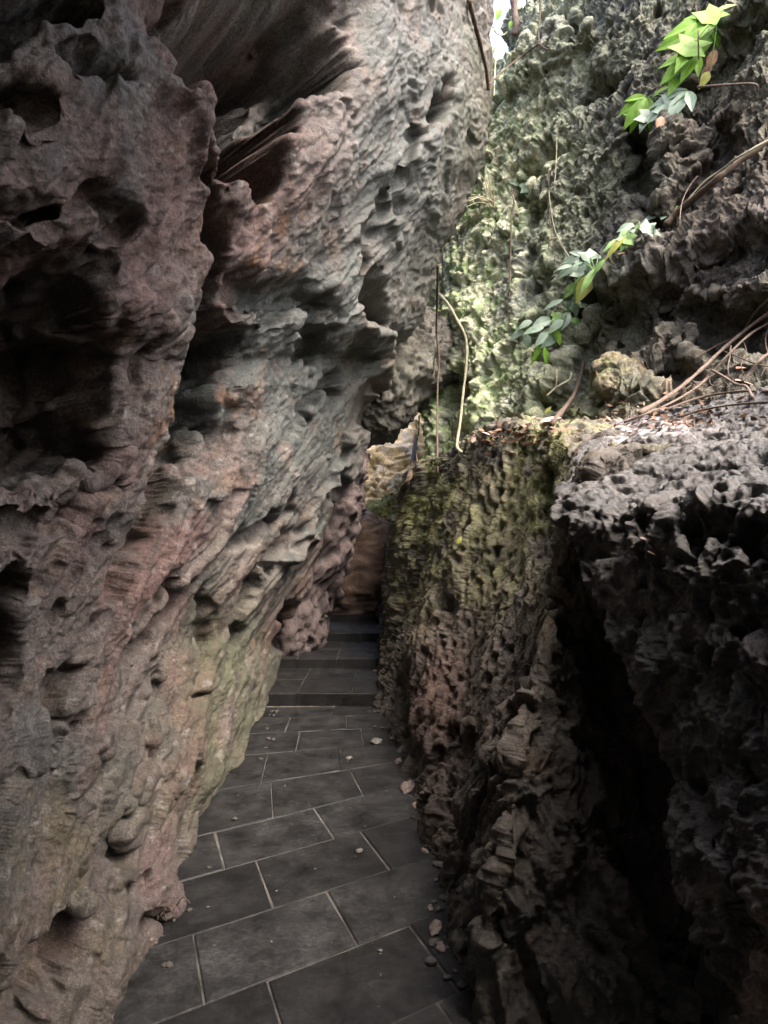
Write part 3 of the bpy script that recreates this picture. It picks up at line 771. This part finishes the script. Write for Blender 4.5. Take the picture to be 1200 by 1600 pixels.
def fin(name, bm, mat, parent=None, smooth=True):
    bmesh.ops.recalc_face_normals(bm, faces=bm.faces)
    me = bpy.data.meshes.new(name); bm.to_mesh(me); bm.free()
    if smooth: me.polygons.foreach_set('use_smooth', np.ones(len(me.polygons), bool))
    return link(name, me, mat, parent)

LOBES = {
    'palm': [(0, -.02), (.10, .03), (.30, -.10), (.24, .06), (.52, .12), (.36, .24), (.62, .50), (.34, .44), (.30, .56), (.38, .80), (.18, .72), (.0, 1.0)],
    'tri': [(0, 0), (.14, .02), (.42, .16), (.26, .34), (.46, .62), (.20, .58), (.12, .76), (.0, 1.0)],
    'oval': [(0, 0), (.12, .08), (.23, .25), (.27, .42), (.22, .62), (.12, .82), (.0, 1.0)],
    'lobe': [(0, 0), (.07, .06), (.13, .2), (.19, .4), (.20, .55), (.14, .75), (.05, .92), (.0, 1.0)],
    'narrow': [(0, 0), (.06, .08), (.12, .28), (.13, .5), (.08, .75), (.0, 1.0)],
}
def leaf_bm(kind, base, tip, nrm, size, fold=.25, droop=.25, rnd=random, curl=0.0, asym=1.0):
    """a thin leaf blade: midrib, two folded lobed halves, drooping to its tip"""
    bm = bmesh.new()
    tip = tip.normalized(); nrm = (nrm - tip * nrm.dot(tip)).normalized(); side = tip.cross(nrm)
    if kind == 'hand':           # five separate finger lobes spreading from the stalk
        bm = bmesh.new()
        for ang, L, kd in ((-62, .62, 'narrow'), (-30, .85, 'narrow'), (0, 1.0, 'narrow'), (32, .85, 'narrow'), (64, .6, 'narrow')):
            a = math.radians(ang + rnd.uniform(-6, 6))
            t2 = tip * math.cos(a) + side * math.sin(a)
            sub = leaf_bm('lobe', base, t2 + nrm * rnd.uniform(-.15, .1), nrm, size * L * rnd.uniform(.9, 1.1), fold, droop, rnd, curl)
            me = bpy.data.meshes.new('tmp'); sub.to_mesh(me); sub.free(); bm.from_mesh(me); bpy.data.meshes.remove(me)
        return bm
    half = LOBES[kind]
    def pos(x, y):
        d = -droop * y * y + fold * abs(x) - curl * (abs(x) * 2) ** 2
        return base + (side * x + tip * y + nrm * d) * size
    th = nrm * (.008 * size)
    for sgn in (-1, 1):
        pts = [(x * sgn * (asym if sgn > 0 else 1) * rnd.uniform(.9, 1.08), y + rnd.uniform(-.015, .015)) for x, y in half]
        pts[0] = half[0]; pts[-1] = half[-1]
        n = len(pts)
        edge = [bm.verts.new(pos(x, y)) for x, y in pts]
        mid = [bm.verts.new(pos(x * .45, y * .94 + .03)) for x, y in pts]
        rib = [bm.verts.new(pos(0, max(0, y))) for x, y in pts]
        for i in range(n - 1):
            for A, B in ((edge, mid), (mid, rib)):
                try: bm.faces.new((A[i], A[i + 1], B[i + 1], B[i]))
                except ValueError: pass
    bmesh.ops.remove_doubles(bm, verts=bm.verts, dist=1e-5)
    return bm

def leaf_at(parent, origin, px, row, ang, spx, kind='palm', mat=None, face=(0, -1, .5), lift=.08, fold=.25, droop=.3, rnd=random, y=None, curl=0.0):
    y = (depth(px, row) - lift) if y is None else y
    base = W(px, row, y)
    a = math.radians(ang)
    tip = Vector((math.cos(a), rnd.uniform(-.35, .05), math.sin(a)))
    nrm = Vector(face) + Vector((rnd.uniform(-.3, .3), 0, rnd.uniform(-.2, .3)))
    bm = leaf_bm(kind, base - origin, tip, nrm, spx / F * y, fold, droop, rnd, curl)
    return fin('leaf', bm, mat, parent), base

def plant(label, root, leaves, stem_r=.006, group='leafy plants rooted on the mossy cliff', stem_mat=None, cat='plant', seed=1):
    rnd = random.Random(seed)
    o = W(root[0], root[1], depth(*root) - .01)
    e = empty('climbing_plant', o); tag(e, label, cat, group)
    bm = bmesh.new(); 
    for (px, row, ang, spx, kind, mat) in leaves:
        _, base = leaf_at(e, o, px, row, ang, spx, kind, mat, rnd=rnd, lift=rnd.uniform(.06, .16))
        m = base * .5 + o * .5 + Vector((0, -.03, .04))
        tube(bm, [Vector((0, 0, 0)), m - o, base - o], stem_r, stem_r * .6, sides=5, n=4, rnd=rnd)
    fin('stem', bm, stem_mat or M_LEAFM, e)
    return e

G, GG, GM, GY = M_LEAF, M_LEAFG, M_LEAFM, M_LEAFY
plant('bright green leafy plant in the top right corner with drooping lobed leaves', (1120, 40), [
    (1130, 18, 205, 60, 'tri', G), (1112, 30, 215, 75, 'hand', G), (1098, 44, 235, 78, 'hand', G), (1090, 62, 230, 66, 'tri', G), (1088, 85, 210, 62, 'hand', G),
    (1075, 92, 225, 44, 'narrow', G), (1150, 8, 190, 46, 'narrow', GY), (1080, 108, 215, 30, 'oval', GG), (1108, 112, 240, 26, 'oval', GY), (1062, 118, 235, 36, 'oval', G)], seed=3)
plant('plant with a lime leaf beside a broad pale blue green leaf, upper right', (1050, 165), [
    (1010, 152, 225, 52, 'hand', G), (1002, 160, 250, 46, 'tri', G), (1015, 168, 280, 34, 'oval', G), (1075, 142, 205, 66, 'hand', GG), (1062, 150, 235, 58, 'tri', GG), (1045, 135, 200, 26, 'narrow', G), (1018, 172, 235, 40, 'tri', GG)], seed=5)
plant('plant on the dark shelf edge with one broad waxy lobed leaf and a yellow leaf', (1000, 362), [
    (992, 350, 262, 52, 'hand', GG), (1000, 355, 345, 36, 'tri', GG), (978, 366, 225, 46, 'narrow', GY), (985, 362, 240, 34, 'tri', GM), (970, 372, 210, 36, 'narrow', GM)], seed=7)
plant('single pale lobed leaf stretched out sideways beside the long dark branch', (1050, 336), [(1062, 327, 184, 56, 'tri', GG)], seed=8)
plant('plant of pale and olive leaves hanging along the middle of the leafy diagonal', (930, 425), [
    (935, 398, 195, 44, 'tri', GG), (915, 402, 215, 46, 'hand', GG), (905, 415, 260, 30, 'tri', GG), (895, 415, 190, 30, 'narrow', GG), (930, 420, 235, 46, 'narrow', GM), (922, 432, 240, 46, 'oval', GY), (912, 430, 250, 40, 'oval', GM), (902, 442, 225, 30, 'oval', GM), (945, 405, 230, 30, 'narrow', GM)], seed=9)
plant('bushy small leaved plant with drooping lime tuft ending the leafy diagonal', (885, 500), [
    (905, 470, 215, 34, 'tri', GG), (895, 470, 290, 26, 'oval', GG), (910, 475, 320, 20, 'oval', GG), (888, 488, 250, 30, 'oval', GG), (880, 500, 215, 30, 'oval', GG), (870, 505, 250, 30, 'oval', GM),
    (862, 500, 195, 34, 'oval', GG), (850, 512, 185, 32, 'oval', GG), (832, 502, 200, 26, 'oval', GG), (868, 488, 280, 26, 'tri', GM), (858, 520, 220, 30, 'oval', GG), (872, 525, 210, 30, 'oval', GG),
    (848, 535, 240, 34, 'narrow', G), (842, 540, 262, 40, 'narrow', G), (850, 542, 285, 40, 'narrow', G), (840, 548, 245, 30, 'narrow', G), (880, 468, 200, 34, 'narrow', GG), (892, 498, 330, 22, 'oval', GM), (865, 515, 300, 26, 'oval', G)], seed=11, stem_r=.004)
plant('tiny sprig of two grey green leaves at the left of the hanging small leaved plant', (812, 520), [(816, 516, 215, 22, 'oval', GG), (822, 522, 280, 24, 'oval', GG)], seed=12, stem_r=.003)
plant('lone pale lobed leaf sprouting halfway up the bright mossy wall', (808, 296), [(812, 290, 20, 24, 'tri', GG), (818, 286, 290, 28, 'tri', GG), (810, 290, 150, 14, 'oval', GG)], seed=13, stem_r=.004)
plant('little lime leaf below the top of the gap beside the leaning cliff edge', (772, 82), [(776, 76, 185, 20, 'oval', G)], seed=14, stem_r=.003)
plant('small lime sprout highest in the gap between the two cliffs', (782, 26), [(780, 14, 260, 20, 'oval', G), (800, 32, 250, 14, 'oval', G)], seed=15, stem_r=.003)

def strand(name, label, cat, pts, r0, r1, mat, group=None, lift=.04, seed=0, ys=None, sub=5):
    """one root, twig or vine, laid on the rock it hangs on"""
    rnd = random.Random(seed)
    W3 = []
    for i, (px, row) in enumerate(pts):
        y = ys[i] if ys else depth(px, row) - lift
        W3.append(y)
    if not ys:                       # hang free: no jumps in depth between neighbours
        for _ in range(3):
            W3 = [min(W3[i], .5 * W3[i] + .25 * (W3[max(i - 1, 0)] + W3[min(i + 1, len(W3) - 1)])) for i in range(len(W3))]
    if group == RB_NAME:
        r0, r1 = r0 * .62, r1 * .62
    P = [W(px, row, y) for (px, row), y in zip(pts, W3)]
    o = P[0]
    bm = bmesh.new(); tube(bm, [p - o for p in P], r0, r1, n=sub, rnd=rnd)
    ob = fin(name, bm, mat); ob.location = o
    return tag(ob, label, cat, group)

RB_NAME = 'bare roots tangled above the dark boulder'
HR = 'thin roots hanging down the mossy cliff'
strand('hanging_vine', 'pale bent vine hanging in front of the bright mossy wall', 'vine', [(684, 458), (700, 475), (716, 503), (728, 530), (729, 565), (724, 612), (719, 660), (714, 695), (720, 706)],   .021, .015, M_VINE, lift=.12, seed=1)
strand('hanging_root', 'straight thin brown root hanging left of the pale bent vine', 'root', [(684, 415), (683, 470), (682, 520), (686, 560), (684, 600), (683, 660), (684, 740)], .014, .012, M_ROOT, HR, .10, 2)
strand('hanging_root', 'short thin root dangling below the leaning cliff left of the straight brown root', 'root', [(690, 390), (692, 420), (690, 440)], .010, .006, M_ROOT, HR, .06, 3)
strand('hanging_root', 'slanting pale rootlet beside the lower half of the straight brown root', 'root', [(681, 560), (678, 585), (674, 590)], .010, .006, M_VINE, HR, .06, 4)
strand('hanging_root', 'dark wavy root bordering the right of the bright gap', 'root', [(652, 664), (648, 690), (646, 715), (641, 742), (630, 765), (622, 780)], .030, .035, M_DARKR, HR, .05, 5)
strand('hanging_root', 'brown rootlet hanging from the wedged boulder just right of the bright gap', 'root', [(655, 650), (654, 675), (650, 700), (652, 722)], .010, .008, M_ROOT, HR, .12, 6)
strand('hanging_root', 'long hair thin root curving down to the middle leafy plant', 'root', [(870, 215), (869, 250), (866, 288), (858, 300), (862, 335), (868, 362), (882, 390), (897, 412)], .006, .006, M_VINE, HR, .05, 7)
strand('hanging_root', 'faint straight rootlet beside the long hair thin root', 'root', [(857, 265), (858, 300), (860, 350), (871, 430)], .005, .004, M_ROOT, HR, .05, 8)
strand('hanging_root', 'bundle like brown root trailing under the lone pale leaf on the mossy wall', 'root', [(800, 296), (803, 318), (799, 345), (798, 390), (797, 430), (796, 470)], .012, .008, M_ROOT, HR, .05, 9)
strand('hanging_root', 'short forked looking rootlet right of the lone pale leaf root', 'root', [(801, 305), (807, 325), (812, 338)], .007, .004, M_VINE, HR, .05, 10)
strand('hanging_root', 'pale thread root hanging straight at the right edge of the leaning cliff top', 'root', [(771, 45), (769, 80), (767, 120), (766, 155)], .007, .006, M_VINE, HR, .12, 11)
strand('hanging_root', 'second pale thread root just right of the straight one near the cliff gap', 'root', [(778, 60), (774, 100), (772, 150)], .006, .005, M_STRAW, HR, .12, 12)
strand('hanging_root', 'reddish brown root standing upright in the gap at the very top', 'root', [(802, -10), (804, 15), (806, 38), (803, 55)], .05, .04, M_ROOT, HR, .12, 13)
strand('hanging_root', 'looped pale rootlet under the sprout in the cliff gap', 'root', [(770, 42), (776, 52), (786, 55), (792, 50)], .009, .007, M_STRAW, HR, .10, 14)
strand('cliff_vine', 'slim green brown vine running down the right edge of the leaning cliff', 'vine', [(733, 0), (743, 40), (752, 75), (760, 110), (763, 140)], .022, .016, M_ROOT, lift=.05, seed=15)
strand('twig', 'thin dark stick slanting up from the leaning cliff edge to the mossy cliff', 'twig', [(762, 134), (785, 112), (812, 90), (843, 68)], .012, .009, M_DARKR, lift=.14, seed=16)
strand('twig', 'dark hooked twig hanging from the top of the mossy cliff', 'twig', [(845, -5), (843, 35), (842, 62), (850, 75), (864, 78)], .012, .006, M_DARKR, lift=.12, seed=17)
strand('twig', 'thin black stalk crossing the bright green leaves at top right', 'twig', [(1087, 10), (1091, 35), (1091, 62), (1092, 92)], .008, .006, M_DARKR, lift=.22, seed=18)
strand('twig', 'level brown twig sticking out to the right of the broad pale leaf', 'twig', [(1090, 136), (1130, 133), (1178, 131), (1184, 142)], .010, .007, M_ROOT, lift=.16, seed=19)
strand('branch', 'long dark branch sloping down from the right edge under the upper leaves', 'branch', [(1215, 205), (1185, 232), (1150, 256), (1118, 282), (1085, 310), (1058, 332), (1040, 352)], .020, .034, M_DARKR, lift=.14, seed=20)
strand('branch', 'pale slim branch lying along the top of the long dark branch', 'branch', [(1215, 212), (1188, 226), (1150, 248), (1132, 262), (1100, 285), (1075, 312)], .010, .007, M_VINE, lift=.22, seed=21)
strand('twig', 'bowed pale twig rising from the lower end of the long dark branch', 'twig', [(1062, 345), (1066, 315), (1078, 290), (1090, 275)], .005, .003, M_ROOT, lift=.18, seed=22)
RB = 'bare roots tangled above the dark boulder'
strand('root', 'long thick root sloping from the right edge down to the pale painted highlight', 'root', [(1215, 480), (1170, 512), (1130, 545), (1095, 578), (1062, 606), (1030, 628), (1000, 645)], .020, .024, M_ROOT, RB, .10, 31)
strand('root', 'thin pale root lying just under the long thick root', 'root', [(1112, 585), (1090, 604), (1055, 626), (1015, 644), (975, 660)], .014, .008, M_ROOT, RB, .08, 32)
strand('root', 'second long root running beside the thick one from the right edge', 'root', [(1215, 498), (1175, 520), (1140, 552), (1105, 590), (1080, 608)], .014, .012, M_DARKR, RB, .10, 33)
strand('root', 'crooked root crossing to the pink fallen leaf at the right edge', 'root', [(1112, 578), (1130, 588), (1150, 600), (1166, 604), (1176, 622)], .014, .012, M_ROOT, RB, .08, 34)
strand('root', 'steep stubby root behind the crooked one near the right edge', 'root', [(1215, 545), (1190, 560), (1172, 582), (1160, 596)], .018, .014, M_ROOT, RB, .08, 35)
strand('root', 'upright thin root stub between the long roots', 'root', [(1142, 540), (1140, 560), (1137, 575), (1139, 592)], .009, .007, M_ROOT, RB, .08, 36)
strand('root', 'looping rootlet under the long thick root', 'root', [(1108, 588), (1110, 600), (1120, 604), (1132, 598), (1140, 606)], .008, .006, M_DARKR, RB, .08, 37)
strand('root', 'dark rootlet lying flat across the top of the boulder', 'root', [(1060, 652), (1100, 640), (1150, 632), (1205, 628)], .009, .007, M_DARKR, RB, .05, 38)
strand('twig', 'forked white twig standing in the dark corner below the small leaved plant', 'twig', [(855, 618), (868, 606), (878, 600), (890, 592), (893, 582)], .009, .006, M_STRAW, lift=.06, seed=41)
strand('twig', 'short white twig beside the forked one in the dark corner', 'twig', [(868, 606), (870, 592), (870, 578)], .006, .004, M_STRAW, lift=.06, seed=42)
strand('root', 'dark brown stem leaning from the mossy ledge into the dark corner', 'root', [(912, 565), (906, 590), (896, 618), (880, 640), (862, 662)], .016, .020, M_DARKR, lift=.08, seed=43)

def tuft(label, px, row, blades, mat, spread, length, seed, name='grass_tuft'):
    rnd = random.Random(seed); o = on(px, row, .03)
    bm = bmesh.new()
    y = o.y
    for k in range(blades):
        a = math.radians(rnd.uniform(*spread)); L = length * rnd.uniform(.6, 1.1) / F * y
        st = Vector((rnd.uniform(-.05, .05), 0, rnd.uniform(-.05, .05)))
        d = Vector((math.cos(a), rnd.uniform(-.4, .0), math.sin(a)))
        tube(bm, [st, st + d * L * .5 + Vector((0, -.01, .02)), st + d * L + Vector((0, -.02, -.25 * L))], .0012 * y, .0005 * y, sides=4, n=4, rnd=rnd)
    ob = fin(name, bm, mat); ob.location = o
    return tag(ob, label, 'grass')
tuft('tuft of dry straw like grass on the bright mossy wall by the leaning cliff', 768, 322, 11, M_STRAW, (95, 175), 55, 51)
tuft('small dry weed at the foot of the leaning cliff by the path', 262, 1428, 7, M_ROOT, (20, 140), 30, 52)

def fallen(label, px, row, ang, spx, mat, seed, kind='oval', lift=.03, face=(0, -.5, 1)):
    rnd = random.Random(seed)
    y = depth(px, row) - lift
    o = W(px, row, y); a = math.radians(ang)
    bm = leaf_bm(kind, Vector((0, 0, 0)), Vector((math.cos(a), .25 * rnd.uniform(-1, 1), math.sin(a))), Vector(face), spx / F * y, .35, .25, rnd, curl=.25)
    ob = fin('fallen_leaf', bm, mat); ob.location = o
    return tag(ob, label, 'leaf', 'fallen leaves on the rocks')
for k, (lab, pts, r0, r1) in enumerate([
    ('dark bent root hugging the bank above the thick root', [(1215, 455), (1180, 488), (1158, 520), (1120, 540), (1085, 560)], .012, .008),
    ('thin dark root crossing over the steep stubby root', [(1215, 575), (1180, 568), (1150, 556), (1128, 548)], .008, .006),
    ('rootlet looping down at the far right edge of the ledge', [(1205, 500), (1196, 530), (1200, 560), (1188, 590)], .008, .006),
    ('low dark root half buried along the back of the boulder top', [(1215, 612), (1150, 612), (1090, 622), (1040, 640)], .012, .010),
    ('fine curved rootlet left of the looping one', [(1160, 530), (1166, 550), (1158, 570), (1164, 590)], .006, .005),
    ('short snapped root poking up near the pale painted highlight', [(1060, 628), (1068, 612), (1080, 602)], .009, .007)]):
    strand('root', lab, 'root', pts, r0, r1, M_DARKR, RB, .07, 81 + k)
fallen('large pinkish fallen leaf among the roots at the right edge', 1148, 594, 355, 44, M_PINK, 61)
fallen('curled tan fallen leaf above the large pinkish one', 1150, 576, 20, 22, M_DRY, 62)
fallen('pink fallen leaf on the mossy ledge beside the dark corner', 845, 660, 25, 34, M_PINK, 63)
fallen('small yellow fallen leaf on the mossy ledge near the pink one', 852, 647, 60, 16, M_LEAFY, 64)
fallen('brown curled leaf left of the yellow one on the ledge', 838, 650, 200, 18, M_DRY, 65)
fallen('tiny yellow leaf stuck to the dark mossy face below the ledge', 714, 850, 60, 14, M_LEAFY, 66, face=(0, -1, .2))
fallen('orange brown leaf lying on the front of the dark boulder', 1000, 840, 350, 20, M_PINK, 67)
fallen('grey shrivelled leaf just below the orange brown leaf on the boulder', 1012, 862, 350, 18, M_DRY, 68)
fallen('whitish crumpled leaf at the foot of the pale bent vine', 738, 692, 60, 26, M_PINK, 69)
fallen('yellow leaf in the litter right of the whitish crumpled leaf', 760, 688, 30, 16, M_LEAFY, 70)
fallen('tan leaf at the upper end of the litter on the ledge', 775, 672, 10, 18, M_DRY, 71)
fallen('pale leaf in the middle of the ledge litter', 766, 680, 150, 14, M_PINK, 72)
fallen('tan leaf beside the pale painted highlight on the boulder top', 960, 668, 15, 20, M_DRY, 73)
fallen('pink leaf on the left end of the pale painted highlight', 978, 672, 350, 24, M_PINK, 74)
fallen('dry leaf caught under the yellow leaf on the shelf edge', 965, 398, 20, 26, M_DRY, 75)
fallen('brown leaf caught below the waxy five lobed leaf', 985, 392, 330, 24, M_DRY, 76)
fallen('dead brown leaf hanging under the top right leaves', 1118, 78, 250, 30, M_DRY, 77, face=(0, -1, .2))
fallen('dead tan leaf beside the yellow leaf under the top right leaves', 1112, 100, 230, 24, M_PINK, 78, face=(0, -1, .2))
fallen('reddish dead leaf below the broad pale blue green leaf', 1035, 182, 250, 26, M_DRY, 79, face=(0, -1, .2))

# crumbs of old mortar where the slabs meet the right hand rock
MC = []
rnd = random.Random(8)
for k, (px, row, spx) in enumerate([(637, 1232, 20), (652, 1262, 13), (680, 1452, 18), (687, 1480, 14), (622, 1190, 10), (672, 1420, 9), (664, 1330, 8), (606, 1120, 7)]):
    d = 1500 / (row - 845); r = spx / F * d
    bm = bmesh.new(); bmesh.ops.create_icosphere(bm, subdivisions=3, radius=1)
    for v in bm.verts:
        n = perlin(np.array([[v.co.x * 1.7 + k * 5, v.co.y * 1.7, v.co.z * 1.7]]))[0]
        v.co *= 1 + .45 * float(n); v.co = Vector((v.co.x * r * .5, v.co.y * r * 1.1, v.co.z * r * .35))
    o = fin('mortar_lump', bm, M_CRUMB if 'M_CRUMB' in globals() else globals().setdefault('M_CRUMB', plain('crumbled_mortar', (.12, .095, .085), rough=.95, var=.5, scale=60)))
    o.location = (( px - CX) / F * d, d, r * .1); o.rotation_euler = (0, 0, rnd.uniform(-.4, .4))
    tag(o, ['largest pinkish mortar lump where the path meets the right hand rock', 'smaller mortar lump just below the largest one on the path edge', 'long mortar lump beside the near dark slab',
            'mortar lump lowest along the right path edge', 'mortar lump above the largest one on the path edge', 'small mortar lump at the corner of the pale worn slab', 'tiny mortar lump beside the slab with the upright joint',
            'farthest mortar lump up the right path edge'][k], 'mortar lump', 'mortar lumps along the right path edge')
for k, (px, row, spx, lab) in enumerate([(545, 1186, 10, 'round pale pebble lying on the middle slabs'), (561, 1331, 11, 'small chipped white pebble on the dark slab'), (594, 1486, 7, 'white pebble on the nearest dark slab'), (588, 1162, 18, 'flat pale stone at the right edge of the middle slabs')]):
    d = 1500 / (row - 845); r = spx / F * d * .5
    bm = bmesh.new(); bmesh.ops.create_icosphere(bm, subdivisions=3, radius=1)
    for v in bm.verts:
        n = perlin(np.array([[v.co.x * 1.3 + k * 7, v.co.y * 1.3, v.co.z * 1.3]]))[0]
        v.co *= r * (1 + .4 * float(n)); v.co.z *= .5
    o = fin('pebble', bm, M_CRUMB2 if 'M_CRUMB2' in globals() else globals().setdefault('M_CRUMB2', plain('pale_pebble', (.09, .087, .08), rough=.9, var=.4, scale=50)))
    o.location = ((px - CX) / F * d, d, r * .35)
    tag(o, lab, 'pebble', 'pebbles on the path')

# loose chips of rock along both edges of the path
rnd = random.Random(21)
bm = bmesh.new(); bmesh.ops.create_icosphere(bm, subdivisions=2, radius=1)
for v in bm.verts:
    n = perlin(np.array([[v.co.x * 1.4 + 3, v.co.y * 1.4, v.co.z * 1.4]]))[0]
    v.co *= 1 + .6 * float(n); v.co.z *= .6
chip0 = fin('stone_chip', bm, plain('damp_stone_chip', (.045, .040, .035), rough=.85, var=.5, scale=30), smooth=False)
for k in range(46):
    o = chip0 if k == 0 else chip0.copy()
    if k: COL.objects.link(o)
    y = 2.1 + 4.3 * rnd.random() ** 1.2
    right = rnd.random() < .55
    x = (path_right(y) - abs(rnd.gauss(0, .05)) + .02) if right else (-.80 - .055 * (y - 2) + abs(rnd.gauss(0, .06)))
    r = rnd.uniform(.006, .024)
    y = min(y, 5.6)
    o.location = (float(x), y, r * .35); o.scale = (r, r * rnd.uniform(.7, 1.3), r); o.rotation_euler = (0, 0, rnd.uniform(0, 6.28))
    tag(o, 'small dark loose stone chip lying along the edge of the stone path', 'stone chip', 'stone chips along the path edges')

# moss cushions: short fuzzy blades growing where the outcrop is green
rs = np.random.RandomState(4)
V, N = SURF['mossy_outcrop']; w = MOSSY['w'] * (V[:, 1] < 9) * np.clip(V[:, 1], 2, 9) ** 1.2; w = np.clip(w, 0, None) ** 1.6
pick = rs.choice(len(V), 15000, p=w / w.sum())
base = V[pick] + rs.normal(0, .006, (len(pick), 3)); n = N[pick] * .8 + np.array([0, 0, .5]) + rs.normal(0, .45, (len(pick), 3)); n /= np.linalg.norm(n, axis=1)[:, None]
L = rs.uniform(.010, .030, len(pick))[:, None]; sd = np.cross(n, rs.normal(size=(len(pick), 3))); sd /= np.linalg.norm(sd, axis=1)[:, None]
A = base - sd * .0028 - n * .006; Bq = base + sd * .0028 - n * .006; T1 = base + n * L
vv = np.stack([A, Bq, T1], 1).reshape(-1, 3); tr = np.arange(len(vv)).reshape(-1, 3)
cc = np.repeat(mixc(np.tile(np.array([.085, .105, .03]), (len(pick), 1)), (.19, .20, .06), rs.rand(len(pick))), 3, 0)
tag(mesh_np('moss', vv, np.zeros((0, 4), int), tr, cc, M_WET), 'short fuzzy olive moss growing over the top of the fluted outcrop', 'moss', kind='stuff')
# crumbled leaf litter lying on the ledges
rnd = random.Random(14); bm = bmesh.new()
spots = []
for k in range(330):
    if k % 3: px, row = rnd.gauss(1010, 90), 664 - abs(rnd.gauss(0, 22)) + (rnd.random() - .5) * 20
    else: px, row = rnd.gauss(790, 45), rnd.gauss(678, 12)
    if px > 1195: continue
    o = on(px, row, .012)
    L = rnd.uniform(.010, .032) * (1 if k % 3 else 1.6)
    a = Vector((rnd.gauss(0, 1), rnd.gauss(0, 1), rnd.gauss(0, .4))).normalized() * L; b = Vector((rnd.gauss(0, 1), rnd.gauss(0, .6), rnd.gauss(0, .7))); b = (b - a * b.dot(a) / a.length_squared).normalized() * L * rnd.uniform(.2, .45)
    up = a.cross(b).normalized() * L * rnd.uniform(-.2, .2)
    vs_ = [bm.verts.new(o + q) for q in (-a, b * .9 + up, a + up, -b + up * .5)]
    bm.faces.new(vs_)
lt = fin('leaf_litter', bm, plain('litter_flakes', (.17, .105, .07), rough=.85, var=.7, scale=14), smooth=False)
tag(lt, 'brown crumbled leaf litter scattered along the ledges below the roots', 'leaf litter', kind='stuff')

# ================================================================== camera, light
cam = bpy.data.cameras.new('camera'); co = bpy.data.objects.new('camera', cam); COL.objects.link(co)
co.location = (0, 0, EYE); co.rotation_euler = (math.pi / 2, 0, 0)
cam.sensor_fit = 'VERTICAL'; cam.sensor_height = 36; cam.lens = 36 * F / 1600; cam.shift_y = 45 / 1600
cam.clip_start = .02; cam.clip_end = 500
SC.camera = co

SUN_EL, SUN_AZ = math.radians(56), math.radians(132)      # azimuth clockwise from +Y (ahead)
w = bpy.data.worlds.new('World'); SC.world = w; w.use_nodes = True
nt = w.node_tree
sky = nt.nodes.new('ShaderNodeTexSky'); sky.sky_type = 'NISHITA'; sky.sun_disc = False
sky.sun_elevation = SUN_EL; sky.sun_rotation = SUN_AZ; sky.air_density = .8; sky.dust_density = 8.0
nt.links.new(sky.outputs[0], nt.nodes['Background'].inputs[0]); nt.nodes['Background'].inputs[1].default_value = .15
sl = bpy.data.lights.new('sun', 'SUN'); sl.energy = .24; sl.angle = math.radians(34); sl.color = (1, .96, .91)
so = bpy.data.objects.new('sun', sl); COL.objects.link(so)
dv = Vector((math.sin(SUN_AZ) * math.cos(SUN_EL), math.cos(SUN_AZ) * math.cos(SUN_EL), math.sin(SUN_EL)))
so.rotation_euler = dv.to_track_quat('Z', 'Y').to_euler(); so.location = dv * 20
vs = SC.view_settings; vs.view_transform = 'Standard'; vs.look = 'None'; vs.gamma = 1; vs.exposure = 2.95
SC.cycles.use_denoising = True
SC.cycles.max_bounces = 6; SC.cycles.diffuse_bounces = 4
